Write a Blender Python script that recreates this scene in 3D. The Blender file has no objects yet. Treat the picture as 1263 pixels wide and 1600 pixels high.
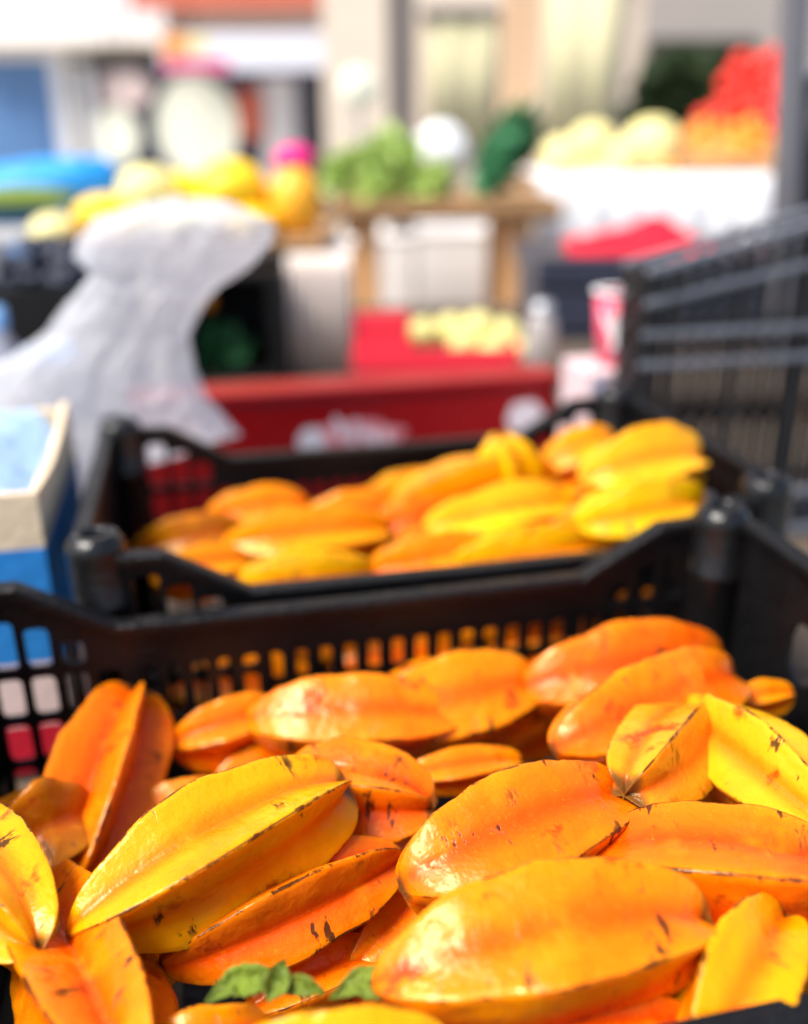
import bpy, bmesh, math, random
from mathutils import Vector, Matrix, noise
R = math.radians
random.seed(7)
scene = bpy.context.scene
C = scene.collection

# ------------------------------------------------------------------ camera
FPX, PITCH, ROLL, CAMZ = 1500.0, R(21.6), R(0.5), 1.35      # focal length in photo pixels (1263 x 1600)
cp, sp, cr, sr = math.cos(PITCH), math.sin(PITCH), math.cos(ROLL), math.sin(ROLL)
FW, UP, RT = Vector((0, cp, -sp)), Vector((0, sp, cp)), Vector((1, 0, 0))
EYE = Vector((0, 0, CAMZ))
cam = bpy.data.cameras.new('camera')
camo = bpy.data.objects.new('camera', cam); C.objects.link(camo)
r2 = cr * RT - sr * UP; u2 = sr * RT + cr * UP
camo.matrix_world = Matrix(((r2.x, u2.x, -FW.x, 0), (r2.y, u2.y, -FW.y, 0), (r2.z, u2.z, -FW.z, CAMZ), (0, 0, 0, 1)))
cam.sensor_fit = 'VERTICAL'; cam.sensor_height = 36; cam.sensor_width = 36
cam.lens = 36 * FPX / 1600
cam.clip_start = 0.02; cam.clip_end = 500
cam.dof.use_dof = True; cam.dof.focus_distance = 0.435; cam.dof.aperture_fstop = 2.35
scene.camera = camo

# ------------------------------------------------------------------ light
SUN_EL, SUN_AZ = R(56), R(-121)        # azimuth from +Y (forward), negative = left
world = bpy.data.worlds.new('World'); scene.world = world; world.use_nodes = True
wn = world.node_tree; wn.nodes.clear()
sky = wn.nodes.new('ShaderNodeTexSky'); sky.sky_type = 'NISHITA'; sky.sun_disc = False
sky.sun_elevation = SUN_EL; sky.sun_rotation = SUN_AZ; sky.air_density = 1.0; sky.dust_density = 3.0; sky.ozone_density = 0.6
bg = wn.nodes.new('ShaderNodeBackground'); bg.inputs[1].default_value = 0.13
wo = wn.nodes.new('ShaderNodeOutputWorld')
wn.links.new(sky.outputs[0], bg.inputs[0]); wn.links.new(bg.outputs[0], wo.inputs[0])
sun = bpy.data.lights.new('sun', 'SUN'); sun.energy = 3.4; sun.angle = R(24); sun.color = (1, 0.95, 0.87)
suno = bpy.data.objects.new('sun', sun); C.objects.link(suno)
sd = Vector((math.sin(SUN_AZ) * math.cos(SUN_EL), math.cos(SUN_AZ) * math.cos(SUN_EL), math.sin(SUN_EL)))
suno.rotation_euler = sd.to_track_quat('Z', 'Y').to_euler()
vs = scene.view_settings
vs.view_transform = 'Standard'; vs.look = 'None'; vs.exposure = 0.8; vs.gamma = 1; vs.use_curve_mapping = False
scene.cycles.use_denoising = True
scene.cycles.max_bounces = 8

# ------------------------------------------------------------------ geometry helpers
def ray(px, py):
    a, b = px - 631.5, py - 800
    u, v = cr * a - sr * b, sr * a + cr * b
    return RT * (u / FPX) - UP * (v / FPX) + FW
def on_z(px, py, z):                     # z above the ground
    d = ray(px, py); return EYE + d * ((z - CAMZ) / d.z)
def at(px, py, Y):                       # on the upright plane Y metres ahead
    d = ray(px, py); return EYE + d * (Y / d.y)
def on_plane(px, py, p0, n):
    d = ray(px, py); return EYE + d * ((p0 - EYE).dot(n) / d.dot(n))

class MB:
    def __init__(s): s.v = []; s.f = []; s.smooth = []; s.attr = {}
    def add(s, vs, fs, smooth=False):
        o = len(s.v); s.v += [tuple(x) for x in vs]
        for f in fs: s.f.append(tuple(i + o for i in f)); s.smooth.append(smooth)
    def box(s, a, b, bev=0.0):
        x0, y0, z0 = a; x1, y1, z1 = b
        if bev <= 0:
            s.add([(x0,y0,z0),(x1,y0,z0),(x1,y1,z0),(x0,y1,z0),(x0,y0,z1),(x1,y0,z1),(x1,y1,z1),(x0,y1,z1)],
                  [(0,3,2,1),(4,5,6,7),(0,1,5,4),(1,2,6,5),(2,3,7,6),(3,0,4,7)])
        else:
            bm = bmesh.new(); bmesh.ops.create_cube(bm, size=1)
            for v in bm.verts: v.co = Vector(((x0+x1)/2 + v.co.x*(x1-x0), (y0+y1)/2 + v.co.y*(y1-y0), (z0+z1)/2 + v.co.z*(z1-z0)))
            bmesh.ops.bevel(bm, geom=list(bm.edges), offset=bev, segments=2, affect='EDGES', profile=.5)
            bm.verts.index_update()
            s.add([v.co.copy() for v in bm.verts], [[v.index for v in f.verts] for f in bm.faces]); bm.free()
    def lathe(s, prof, n=24, c=(0,0,0), smooth=True, cap=True):
        vs = []; m = len(prof)
        for r, z in prof:
            for k in range(n):
                t = 2*math.pi*k/n; vs.append((c[0]+r*math.cos(t), c[1]+r*math.sin(t), c[2]+z))
        fs = [(i*n+k, i*n+(k+1)%n, (i+1)*n+(k+1)%n, (i+1)*n+k) for i in range(m-1) for k in range(n)]
        s.add(vs, fs, smooth)
        if cap:
            s.add([vs[k] for k in range(n)][::-1], [tuple(range(n))]); s.add([vs[(m-1)*n+k] for k in range(n)], [tuple(range(n))])
    def tube(s, pts, r, n=10):
        pts = [Vector(p) for p in pts]; vs = []
        for i, p in enumerate(pts):
            d = (pts[min(i+1,len(pts)-1)] - pts[max(i-1,0)]).normalized()
            q = d.to_track_quat('Z', 'Y'); rr = r[i] if isinstance(r, (list, tuple)) else r
            for k in range(n):
                t = 2*math.pi*k/n; vs.append(p + q @ Vector((rr*math.cos(t), rr*math.sin(t), 0)))
        m = len(pts)
        s.add(vs, [(i*n+k, i*n+(k+1)%n, (i+1)*n+(k+1)%n, (i+1)*n+k) for i in range(m-1) for k in range(n)], True)
        s.add(vs[:n][::-1], [tuple(range(n))]); s.add(vs[-n:], [tuple(range(n))])
    def mesh(s, name):
        me = bpy.data.meshes.new(name); me.from_pydata(s.v, [], s.f); me.update()
        me.polygons.foreach_set('use_smooth', s.smooth)
        for k, vals in s.attr.items():
            a = me.attributes.new(k, 'FLOAT', 'POINT'); a.data.foreach_set('value', vals)
        return me
    def build(s, name, mat, parent=None, loc=None):
        o = bpy.data.objects.new(name, s.mesh(name)); C.objects.link(o)
        o.data.materials.append(mat)
        if parent: o.parent = parent
        if loc is not None: o.location = loc
        return o

def tag(o, label, cat, group=None, kind=None):
    if label: o['label'] = label
    if cat: o['category'] = cat
    if group: o['group'] = group
    if kind: o['kind'] = kind
    return o
def thing(name, label, cat, loc=(0,0,0), rz=0, group=None):
    o = bpy.data.objects.new(name, None); C.objects.link(o); o.empty_display_size = .05
    o.location = loc; o.rotation_euler = (0, 0, rz)
    return tag(o, label, cat, group)
def copy_tree(o, parent=None):
    c = o.copy(); C.objects.link(c); c.parent = parent
    for ch in list(o.children): copy_tree(ch, c)
    return c

# ------------------------------------------------------------------ materials
def mat(name, col, rough=.6, spec=.5, bump=0, bscale=60, var=0.12, vscale=8, sss=0, trans=0, metal=0, coat=0):
    m = bpy.data.materials.new(name); m.use_nodes = True
    t = m.node_tree; b = t.nodes['Principled BSDF']; L = t.links
    b.inputs['Roughness'].default_value = rough; b.inputs['Specular IOR Level'].default_value = spec
    b.inputs['Metallic'].default_value = metal; b.inputs['Coat Weight'].default_value = coat
    b.inputs['Transmission Weight'].default_value = trans
    if sss:
        b.inputs['Subsurface Weight'].default_value = sss; b.inputs['Subsurface Scale'].default_value = .02
    tc = t.nodes.new('ShaderNodeTexCoord')
    n = t.nodes.new('ShaderNodeTexNoise'); n.inputs['Scale'].default_value = vscale; n.inputs['Detail'].default_value = 6
    L.new(tc.outputs['Object'], n.inputs['Vector'])
    mx = t.nodes.new('ShaderNodeMix'); mx.data_type = 'RGBA'
    mx.inputs[6].default_value = (*[c*(1-var) for c in col], 1); mx.inputs[7].default_value = (*[min(1, c*(1+var)) for c in col], 1)
    L.new(n.outputs[0], mx.inputs[0]); L.new(mx.outputs[2], b.inputs['Base Color'])
    nr = t.nodes.new('ShaderNodeTexNoise'); nr.inputs['Scale'].default_value = vscale*2.3; nr.inputs['Detail'].default_value = 5; L.new(tc.outputs['Object'], nr.inputs['Vector'])
    mr = t.nodes.new('ShaderNodeMapRange'); L.new(nr.outputs[0], mr.inputs[0]); mr.inputs[1].default_value = .3; mr.inputs[2].default_value = .7
    mr.inputs[3].default_value = rough*.75; mr.inputs[4].default_value = min(1, rough*1.3); L.new(mr.outputs[0], b.inputs['Roughness'])
    if bump:
        n2 = t.nodes.new('ShaderNodeTexNoise'); n2.inputs['Scale'].default_value = bscale; n2.inputs['Detail'].default_value = 4
        bp = t.nodes.new('ShaderNodeBump'); bp.inputs['Strength'].default_value = bump; bp.inputs['Distance'].default_value = .01
        L.new(tc.outputs['Object'], n2.inputs['Vector']); L.new(n2.outputs[0], bp.inputs['Height']); L.new(bp.outputs[0], b.inputs['Normal'])
    return m

def fruit_material():
    m = bpy.data.materials.new('starfruit_skin'); m.use_nodes = True
    t = m.node_tree; N = t.nodes; L = t.links; b = N['Principled BSDF']
    def math_(op, a, c=None, clamp=False):
        n = N.new('ShaderNodeMath'); n.operation = op; n.use_clamp = clamp
        for i, x in enumerate((a, c)):
            if x is None: continue
            if isinstance(x, (int, float)): n.inputs[i].default_value = x
            else: L.new(x, n.inputs[i])
        return n.outputs[0]
    def ramp(x, lo, hi):
        n = N.new('ShaderNodeMapRange'); n.interpolation_type = 'SMOOTHSTEP'; L.new(x, n.inputs[0])
        n.inputs[1].default_value = lo; n.inputs[2].default_value = hi; return n.outputs[0]
    def mix(fac, a, c, mode='MIX'):
        n = N.new('ShaderNodeMix'); n.data_type = 'RGBA'; n.blend_type = mode
        if isinstance(fac, (int, float)): n.inputs[0].default_value = fac
        else: L.new(fac, n.inputs[0])
        for i, x in ((6, a), (7, c)):
            if isinstance(x, tuple): n.inputs[i].default_value = (*x, 1)
            else: L.new(x, n.inputs[i])
        return n.outputs[2]
    tc = N.new('ShaderNodeTexCoord'); oi = N.new('ShaderNodeObjectInfo')
    off = N.new('ShaderNodeVectorMath'); off.operation = 'ADD'
    sc = N.new('ShaderNodeVectorMath'); sc.operation = 'SCALE'; sc.inputs[0].default_value = (7, 13, 5); L.new(oi.outputs['Random'], sc.inputs[3])
    L.new(tc.outputs['Object'], off.inputs[0]); L.new(sc.outputs[0], off.inputs[1]); P = off.outputs[0]
    def noi(s, d=4, rough=.55):
        n = N.new('ShaderNodeTexNoise'); n.inputs['Scale'].default_value = s; n.inputs['Detail'].default_value = d
        n.inputs['Roughness'].default_value = rough; L.new(P, n.inputs['Vector']); return n.outputs[0]
    at_ = N.new('ShaderNodeAttribute'); at_.attribute_name = 'ridge'; ridge = at_.outputs['Fac']
    au = N.new('ShaderNodeAttribute'); au.attribute_name = 'along'; along = au.outputs['Fac']
    base = oi.outputs['Color']
    deep = mix(1.0, base, (.96, .50, .5), 'MULTIPLY')  # valleys: own deeper orange, darkened further to paint in shading contrast
    light = mix(.25, base, (.85, .33, .002))
    c = mix(ramp(ridge, .0, .55), deep, base)
    c = mix(ramp(ridge, .6, 1.0), c, light)
    # blush of riper, redder flesh in broad clouds
    c = mix(math_('MULTIPLY', ramp(noi(22, 2), .54, .72), .45), c, mix(1.0, base, (.95, .45, .6), 'MULTIPLY'))
    c = mix(math_('MULTIPLY', ramp(noi(35, 3), .52, .72), .40), c, (.85, .32, .002))
    # tiny pale specks in the skin
    c = mix(math_('MULTIPLY', ramp(noi(420, 2), .62, .76), .25), c, (.90, .40, .01))
    # red-brown bruises
    n1 = noi(38, 5, .65)
    bru = math_('MULTIPLY', ramp(n1, .59, .70), .8)
    c = mix(bru, c, (.36, .024, .002))
    # dark scratches and nicks: stretched noise
    mp = N.new('ShaderNodeMapping'); mp.inputs['Scale'].default_value = (1, .35, .35); L.new(P, mp.inputs['Vector'])
    nn = N.new('ShaderNodeTexNoise'); nn.inputs['Scale'].default_value = 130; nn.inputs['Detail'].default_value = 5; nn.inputs['Roughness'].default_value = .65
    L.new(mp.outputs[0], nn.inputs['Vector'])
    patch = ramp(noi(26, 2), .49, .61)
    scr = math_('MULTIPLY', ramp(nn.outputs[0], .585, .63), patch)
    c = mix(math_('MULTIPLY', scr, .92), c, (.030, .006, .002))
    # brown broken line on the very edge of each ridge
    edge = math_('MULTIPLY', ramp(math_('ADD', ridge, math_('MULTIPLY', noi(160, 3), .03)), .985, 1.008), ramp(noi(48, 5, .75), .49, .56))
    c = mix(math_('MULTIPLY', edge, .94), c, (.035, .009, .003))
    fine = math_('MULTIPLY', ramp(ridge, .985, 1.0), ramp(noi(30, 3, .6), .40, .50))
    c = mix(math_('MULTIPLY', fine, .85), c, (.12, .035, .006))
    # dry brown tips
    tip = math_('MAXIMUM', ramp(along, .975, 1.0), ramp(along, .02, .0))
    c = mix(math_('MULTIPLY', tip, .9), c, (.10, .045, .012))
    L.new(c, b.inputs['Base Color'])
    b.inputs['Subsurface Weight'].default_value = .5
    b.inputs['Subsurface Radius'].default_value = (1.0, .35, .04)
    b.inputs['Subsurface Scale'].default_value = .008
    rr = N.new('ShaderNodeMapRange'); L.new(noi(60, 3), rr.inputs[0]); rr.inputs[1].default_value = .35; rr.inputs[2].default_value = .7
    rr.inputs[3].default_value = .15; rr.inputs[4].default_value = .36
    rough = math_('ADD', rr.outputs[0], math_('MULTIPLY', scr, .3))
    L.new(rough, b.inputs['Roughness'])
    b.inputs['Specular IOR Level'].default_value = .38
    b.inputs['Specular Tint'].default_value = (1, .82, .55, 1)
    bp = N.new('ShaderNodeBump'); bp.inputs['Strength'].default_value = .28; bp.inputs['Distance'].default_value = .004
    h = math_('ADD', math_('MULTIPLY', noi(110, 3), 1.0), math_('MULTIPLY', noi(40, 2), 1.2))
    h = math_('SUBTRACT', h, math_('MULTIPLY', scr, .5))
    L.new(h, bp.inputs['Height']); L.new(bp.outputs[0], b.inputs['Normal'])
    return m

M = {}
M['fruit'] = fruit_material()
M['post'] = mat('glossy_black_plastic', (.006, .006, .0065), .20, .42, .15, 220, .25, 30)
M['black'] = mat('black_plastic', (.005, .005, .0055), .36, .28, .25, 220, .25, 30)
M['rail'] = mat('sky_sheen_plastic', (.14, .155, .19), .4, .5, .2, 90, .3, 25)  # black rails; sky reflection on their faces painted in as pale grey-blue
M['black_old'] = mat('scuffed_black_plastic', (.012, .012, .013), .42, .5, .3, 160, .3, 25)
M['bluegrey'] = mat('blue_grey_plastic', (.010, .012, .016), .5, .4, .2, 60, .5, 18)
M['wood'] = mat('raw_wood', (.42, .24, .11), .7, .3, .3, 40, .25, 14)
M['darkwood'] = mat('weathered_dark_wood', (.10, .075, .055), .75, .3, .3, 40, .3, 14)
M['peach'] = mat('peach_paint', (.84, .58, .36), .6, .3, .2, 40, .1, 6)
M['wood_orange'] = mat('orange_wood', (.78, .42, .18), .6, .3, .2, 40, .2, 10)
M['kraft'] = mat('kraft_board', (.62, .46, .28), .8, .2, .15, 120, .12, 20)
M['white'] = mat('white_paint', (.86, .86, .86), .6, .3, .1, 30, .04, 4)
M['cream'] = mat('cream_render', (.84, .76, .66), .8, .2, .15, 12, .08, 2)
M['beige'] = mat('beige_render', (.76, .66, .54), .8, .2, .15, 12, .1, 2)
M['olive'] = mat('olive_curtain', (.62, .58, .36), .85, .2, .2, 20, .08, 5)
M['greypost'] = mat('grey_brown_post', (.17, .15, .14), .6, .4, .1, 30, .15, 5)
M['steel'] = mat('galvanised_steel', (.42, .43, .46), .4, .5, .05, 50, .15, 6, metal=.5)
M['darksteel'] = mat('dull_dark_steel', (.16, .16, .18), .4, .5, .05, 50, .2, 6, metal=.3)
M['red'] = mat('red_plastic', (.28, .002, .005), .42, .4, .1, 60, .15, 5)
M['redcloth'] = mat('red_cloth', (.75, .01, .03), .7, .3, .3, 40, .2, 9)
M['redpale'] = mat('bright_red_crate', (.85, .03, .06), .6, .3, .1, 40, .1, 6)
M['bag'] = mat('thin_plastic_bag', (.62, .63, .72), .25, .5, .8, 40, .15, 7, trans=.35)
M['bluepaper'] = mat('blue_tissue', (.40, .58, .88), .45, .3, .5, 40, .3, 12)
M['bluetarp'] = mat('blue_tarpaulin', (.02, .30, .75), .45, .4, .3, 20, .2, 6)
M['glassblue'] = mat('blue_door_paint', (.10, .22, .45), .4, .5, 0, 20, .2, 2)
M['darkglass'] = mat('dark_shop_glass', (.05, .055, .09), .12, .5, 0, 20, .3, 2)
M['yellow'] = mat('yellow_melon_skin', (.92, .60, .01), .45, .4, .2, 60, .12, 12)
M['paleyellow'] = mat('pale_yellow_melon_skin', (.85, .76, .32), .5, .4, .2, 60, .12, 12)
M['orange'] = mat('orange_peel', (.90, .33, .03), .45, .4, .3, 180, .1, 12)
M['tomato'] = mat('red_pepper_skin', (.80, .025, .012), .3, .5, .1, 60, .15, 12)
M['magenta'] = mat('magenta_plastic', (.80, .01, .22), .45, .4, .1, 40, .1, 9)
M['leaf'] = mat('lettuce_leaf', (.50, .66, .20), .6, .3, .3, 60, .3, 14)
M['leafdark'] = mat('dark_green_leaf', (.03, .14, .05), .5, .4, .3, 60, .35, 14)
M['foliage'] = mat('shrub_foliage', (.035, .065, .025), .6, .3, .2, 60, .4, 10)
M['stem'] = mat('woody_stem', (.10, .06, .035), .8, .2, .3, 60, .3, 14)
M['wilted'] = mat('wilted_green_leaf', (.14, .20, .016), .4, .35, .5, 420, .6, 70)
M['lamp'] = mat('pale_paper_shade', (.82, .84, .70), .7, .3, .1, 30, .05, 5)
M['cloth'] = mat('white_tablecloth', (.82, .83, .86), .8, .2, .3, 10, .05, 3)
M['beigecloth'] = mat('beige_striped_cloth', (.74, .66, .60), .85, .2, .3, 14, .1, 5)
M['cup'] = mat('pink_paper_cup', (.82, .10, .18), .5, .4, .05, 40, .3, 26)
M['ground'] = mat('grey_paving', (.30, .28, .26), .85, .2, .3, 8, .2, 2)
M['terracotta'] = mat('terracotta_awning', (.62, .16, .10), .75, .2, .2, 12, .1, 3)
M['grape'] = mat('dark_grape_skin', (.03, .035, .06), .4, .5, .1, 60, .3, 20)
M['lightblue'] = mat('light_blue_plastic', (.22, .45, .80), .5, .4, .1, 40, .15, 9)

# ------------------------------------------------------------------ the setting
g = MB(); g.box((-60, -20, -.2), (60, 120, 0)); tag(g.build('ground', M['ground']), None, None, kind='structure')

YAW = .211
A = Vector((math.cos(YAW), math.sin(YAW), 0)); B = Vector((-math.sin(YAW), math.cos(YAW), 0))
POST = CAMZ - .245                       # height of the corner-post tops
CH = .215                                # crate height
BASE = POST - CH                         # top of the stand
def ab(s, d, z): v = A * s + B * d; v.z = z; return v     # along-row, away, height

# ---- near stand with plank top
st = thing('market_stand', 'rough wooden market stand carrying the black fruit crates', 'stand', ab(.05, .75, 0), YAW)
for i in range(9):
    m = MB(); y0 = -.78 + i*.175; m.box((-.95, y0, BASE-.03), (1.0, y0+.168, BASE-.002), .004); m.build('plank', M['darkwood'], st)
for sx in (-.88, .93):
    for sy in (-.7, .72):
        m = MB(); m.box((sx-.03, sy-.03, 0), (sx+.03, sy+.03, BASE-.031), .004); m.build('leg', M['wood'], st)

# ---- moulded crates
def rrect(x0, x1, z0, z1, r):
    r = min(r, (x1-x0)*.49, (z1-z0)*.49); pts = []
    for cx, cz, a0 in ((x1-r, z1-r, 0), (x0+r, z1-r, 90), (x0+r, z0+r, 180), (x1-r, z0+r, 270)):
        for k in range(4):
            t = R(a0 + 30*k); pts.append((cx + r*math.cos(t), cz + r*math.sin(t)))
    return pts
def wall_mesh(Lw, prof, zb, th, holes):
    """panel 0..Lw along x, th thick along y, top follows prof [(s,z)], holes = [(x0,x1,z0,z1,r)] with no overlap in a column"""
    def top(s):
        for (a, za), (b_, zb_) in zip(prof, prof[1:]):
            if a <= s <= b_: return za + (zb_-za)*(s-a)/max(1e-9, b_-a)
        return prof[-1][1]
    m = MB()
    cols = {}
    for h in holes: cols.setdefault((round(h[0], 5), round(h[1], 5)), []).append(h)
    xs = set([0, Lw] + [p[0] for p in prof])
    for a, b_ in cols: xs.add(a-.0015); xs.add(b_+.0015)
    for (a, b_) in cols: xs = {x for x in xs if not (a-.0015 < x < b_+.0015)}
    xs = sorted(xs)
    def quad(x0, x1, z00, z01, z10, z11):
        m.add([(x0,0,z00),(x1,0,z10),(x1,0,z11),(x0,0,z01)], [(0,1,2,3)]); m.add([(x0,th,z00),(x1,th,z10),(x1,th,z11),(x0,th,z01)], [(3,2,1,0)])
    for x0, x1 in zip(xs, xs[1:]):
        hs = None
        for (a, b_), hh in cols.items():
            if abs(a-.0015-x0) < 1e-6 and abs(b_+.0015-x1) < 1e-6: hs = sorted(hh, key=lambda h: h[2])
        m.add([(x0,0,top(x0)),(x1,0,top(x1)),(x1,th,top(x1)),(x0,th,top(x0))], [(0,1,2,3)], False)
        m.add([(x0,0,zb),(x1,0,zb),(x1,th,zb),(x0,th,zb)], [(3,2,1,0)])
        if not hs: quad(x0, x1, zb, top(x0), zb, top(x1)); continue
        z = zb
        for (a, b_, h0, h1, r) in hs:
            c0, c1 = h0-.0015, h1+.0015
            quad(x0, x1, z, c0, z, c0); z = c1
            inn = rrect(a, b_, h0, h1, r); out = []
            cx, cz = (x0+x1)/2, (c0+c1)/2
            for px_, pz_ in inn:                    # push ring out to the cell's edge
                out.append((x1 if px_ > cx else x0, pz_) if abs(px_-cx)/(x1-x0) > abs(pz_-cz)/(c1-c0) else (px_, c1 if pz_ > cz else c0))
            out = [(x0 if abs(p[0]-x0) < .0025 else x1 if abs(p[0]-x1) < .0025 else p[0], c0 if abs(p[1]-c0) < .0025 else c1 if abs(p[1]-c1) < .0025 else p[1]) for p in out]
            n = len(inn)
            for y, flip in ((0, False), (th, True)):
                vs_ = [(p[0], y, p[1]) for p in out] + [(p[0], y, p[1]) for p in inn]
                m.add(vs_, [(k, (k+1) % n, n+(k+1) % n, n+k)[::1 if not flip else -1] for k in range(n)])
                # corner fillers
                for k in range(n):
                    p, q = out[k], out[(k+1) % n]
                    if abs(p[0]-q[0]) > 1e-6 and abs(p[1]-q[1]) > 1e-6:
                        cxx = p[0] if p[0] in (x0, x1) else q[0]; czz = p[1] if p[1] in (c0, c1) else q[1]
                        m.add([(p[0], y, p[1]), (cxx, y, czz), (q[0], y, q[1])], [(0, 1, 2)])
            vs_ = [(p[0], 0, p[1]) for p in inn] + [(p[0], th, p[1]) for p in inn]
            m.add(vs_, [(k, n+k, n+(k+1) % n, (k+1) % n) for k in range(n)], False)
        quad(x0, x1, z, top(x0), z, top(x1))
    m.add([(0,0,zb),(0,0,top(0)),(0,th,top(0)),(0,th,zb)], [(0,1,2,3)]); m.add([(Lw,0,zb),(Lw,0,top(Lw)),(Lw,th,top(Lw)),(Lw,th,zb)], [(3,2,1,0)])
    return m
def rim_mesh(prof, th, w=.0045, h=.006):
    m = MB(); vs_ = []
    sec = [(-w, -h), (-w, -.001), (-w+.0015, .0012), (th+w-.0015, .0012), (th+w, -.001), (th+w, -h)]
    for s, z in prof:
        for y, dz in sec: vs_.append((s, y, z+dz))
    n = len(sec)
    m.add(vs_, [(i*n+k, i*n+(k+1) % n, (i+1)*n+(k+1) % n, (i+1)*n+k) for i in range(len(prof)-1) for k in range(n)])
    m.add(vs_[:n], [tuple(range(n))]); m.add(vs_[-n:], [tuple(range(n))[::-1]])
    return m
def long_wall(Lw, wide=False):
    hi, lo = -.012, -.047
    prof = [(0, hi), (.055, hi-.002), (.112, lo), (Lw/2, lo-.001), (Lw-.112, lo), (Lw-.055, hi-.002), (Lw, hi)]
    def top(s):
        for (a, za), (b_, zb_) in zip(prof, prof[1:]):
            if a <= s <= b_: return za + (zb_-za)*(s-a)/(b_-a)
    holes = []
    for side in (0, 1):
        for k in range(4):
            x0 = .034 + k*.0205; x1 = x0 + (.0168 if wide else .0150)
            tp = min(-.028, top(x1) - .015) if wide else min(-.038, top(x1) - .022)
            a, b_ = (x0, x1) if not side else (Lw-x1, Lw-x0)
            if tp - -.072 > .012: holes.append((a, b_, -.072, tp, .004))
            for z1 in (-.079, -.113, -.147, -.181): holes.append((a, b_, z1-.028, z1, .004))
    x = .1190; e = Lw-.1190; n = int((e-x)/.0165); p = (e-x)/n
    for k in range(n):
        a = x + k*p + .0035; b_ = x + (k+1)*p - .0035
        for z1 in (-.080, -.127, -.172): holes.append((a, b_, z1-.040, z1, .003))
    return wall_mesh(Lw, prof, -CH, .0035, holes), rim_mesh(prof, .0035)
def short_wall(Lw):
    prof = [(0, -.010), (.04, -.006), (Lw-.04, -.006), (Lw, -.010)]
    holes = []
    for x0 in (.042, Lw-.0465):
        for z1 in (-.050, -.092, -.134): holes.append((x0, x0+.0045, z1-.034, z1, .002))
    for x0 in (.092, Lw-.122): holes.append((x0, x0+.03, -.088, -.046, .016))
    return wall_mesh(Lw, prof, -CH, .0035, [h for h in holes if h]), rim_mesh(prof, .0035)
def make_crate(label, s0, s1, d0, d1, m_=None, wide=False):
    m_ = m_ or M['black']
    W, D = s1-s0, d1-d0
    t = thing('fruit_crate', label, 'crate', ab(s0, d0, POST), YAW, 'black starfruit crates')
    for d, flip in ((0, 0), (D-.0035, 0)):
        w, r = long_wall(W, wide); o = w.build('end_wall', m_, t, (0, d, 0)); rr = r.build('rim', m_, o)
    for s in (0, W):
        w, r = short_wall(D); o = w.build('side_wall', m_, t, (s + (.0035 if s == 0 else 0), 0, 0)); o.rotation_euler.z = R(90); r.build('rim', m_, o)
    fl = MB(); n = 12
    for k in range(n): fl.box((.006 + k*(W-.012)/n, .006, -CH+.004), (.006 + k*(W-.012)/n + (W-.012)/n*.7, D-.006, -CH+.009))
    for k in range(5): fl.box((.006, .01+k*(D-.032)/4, -CH+.001), (W-.006, .022+k*(D-.032)/4, -CH+.0035))
    fl.build('floor', m_, t)
    for sx in (.012, W-.012):
        for sy in (.011, D-.011):
            p = MB()
            p.lathe([(.017, -CH+.0005), (.0185, -.150), (.0192, -.148), (.0192, -.145), (.0187, -.144), (.0200, -.052), (.0208, -.050), (.0208, -.047), (.0200, -.046),
                     (.0200, -.012), (.0190, -.006), (.0150, .0), (.0105, .001), (.0090, -.001), (.0085, -.02), (0.0001, -.021)], 28, (sx, sy, 0), True, False)
            p.build('corner_post', M['post'], t)
    return t
FS0, FS1, FD0, FD1 = -.178, .362, .216, .576           # front crate in row coordinates
RS0, RS1, RD0, RD1 = -.090, .427, .604, .906           # rear crate
make_crate('nearest black plastic crate full of ripe starfruit', FS0, FS1, FD0, FD1)
make_crate('black plastic crate of starfruit behind the nearest one', RS0, RS1, RD0, RD1, wide=True)

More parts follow.
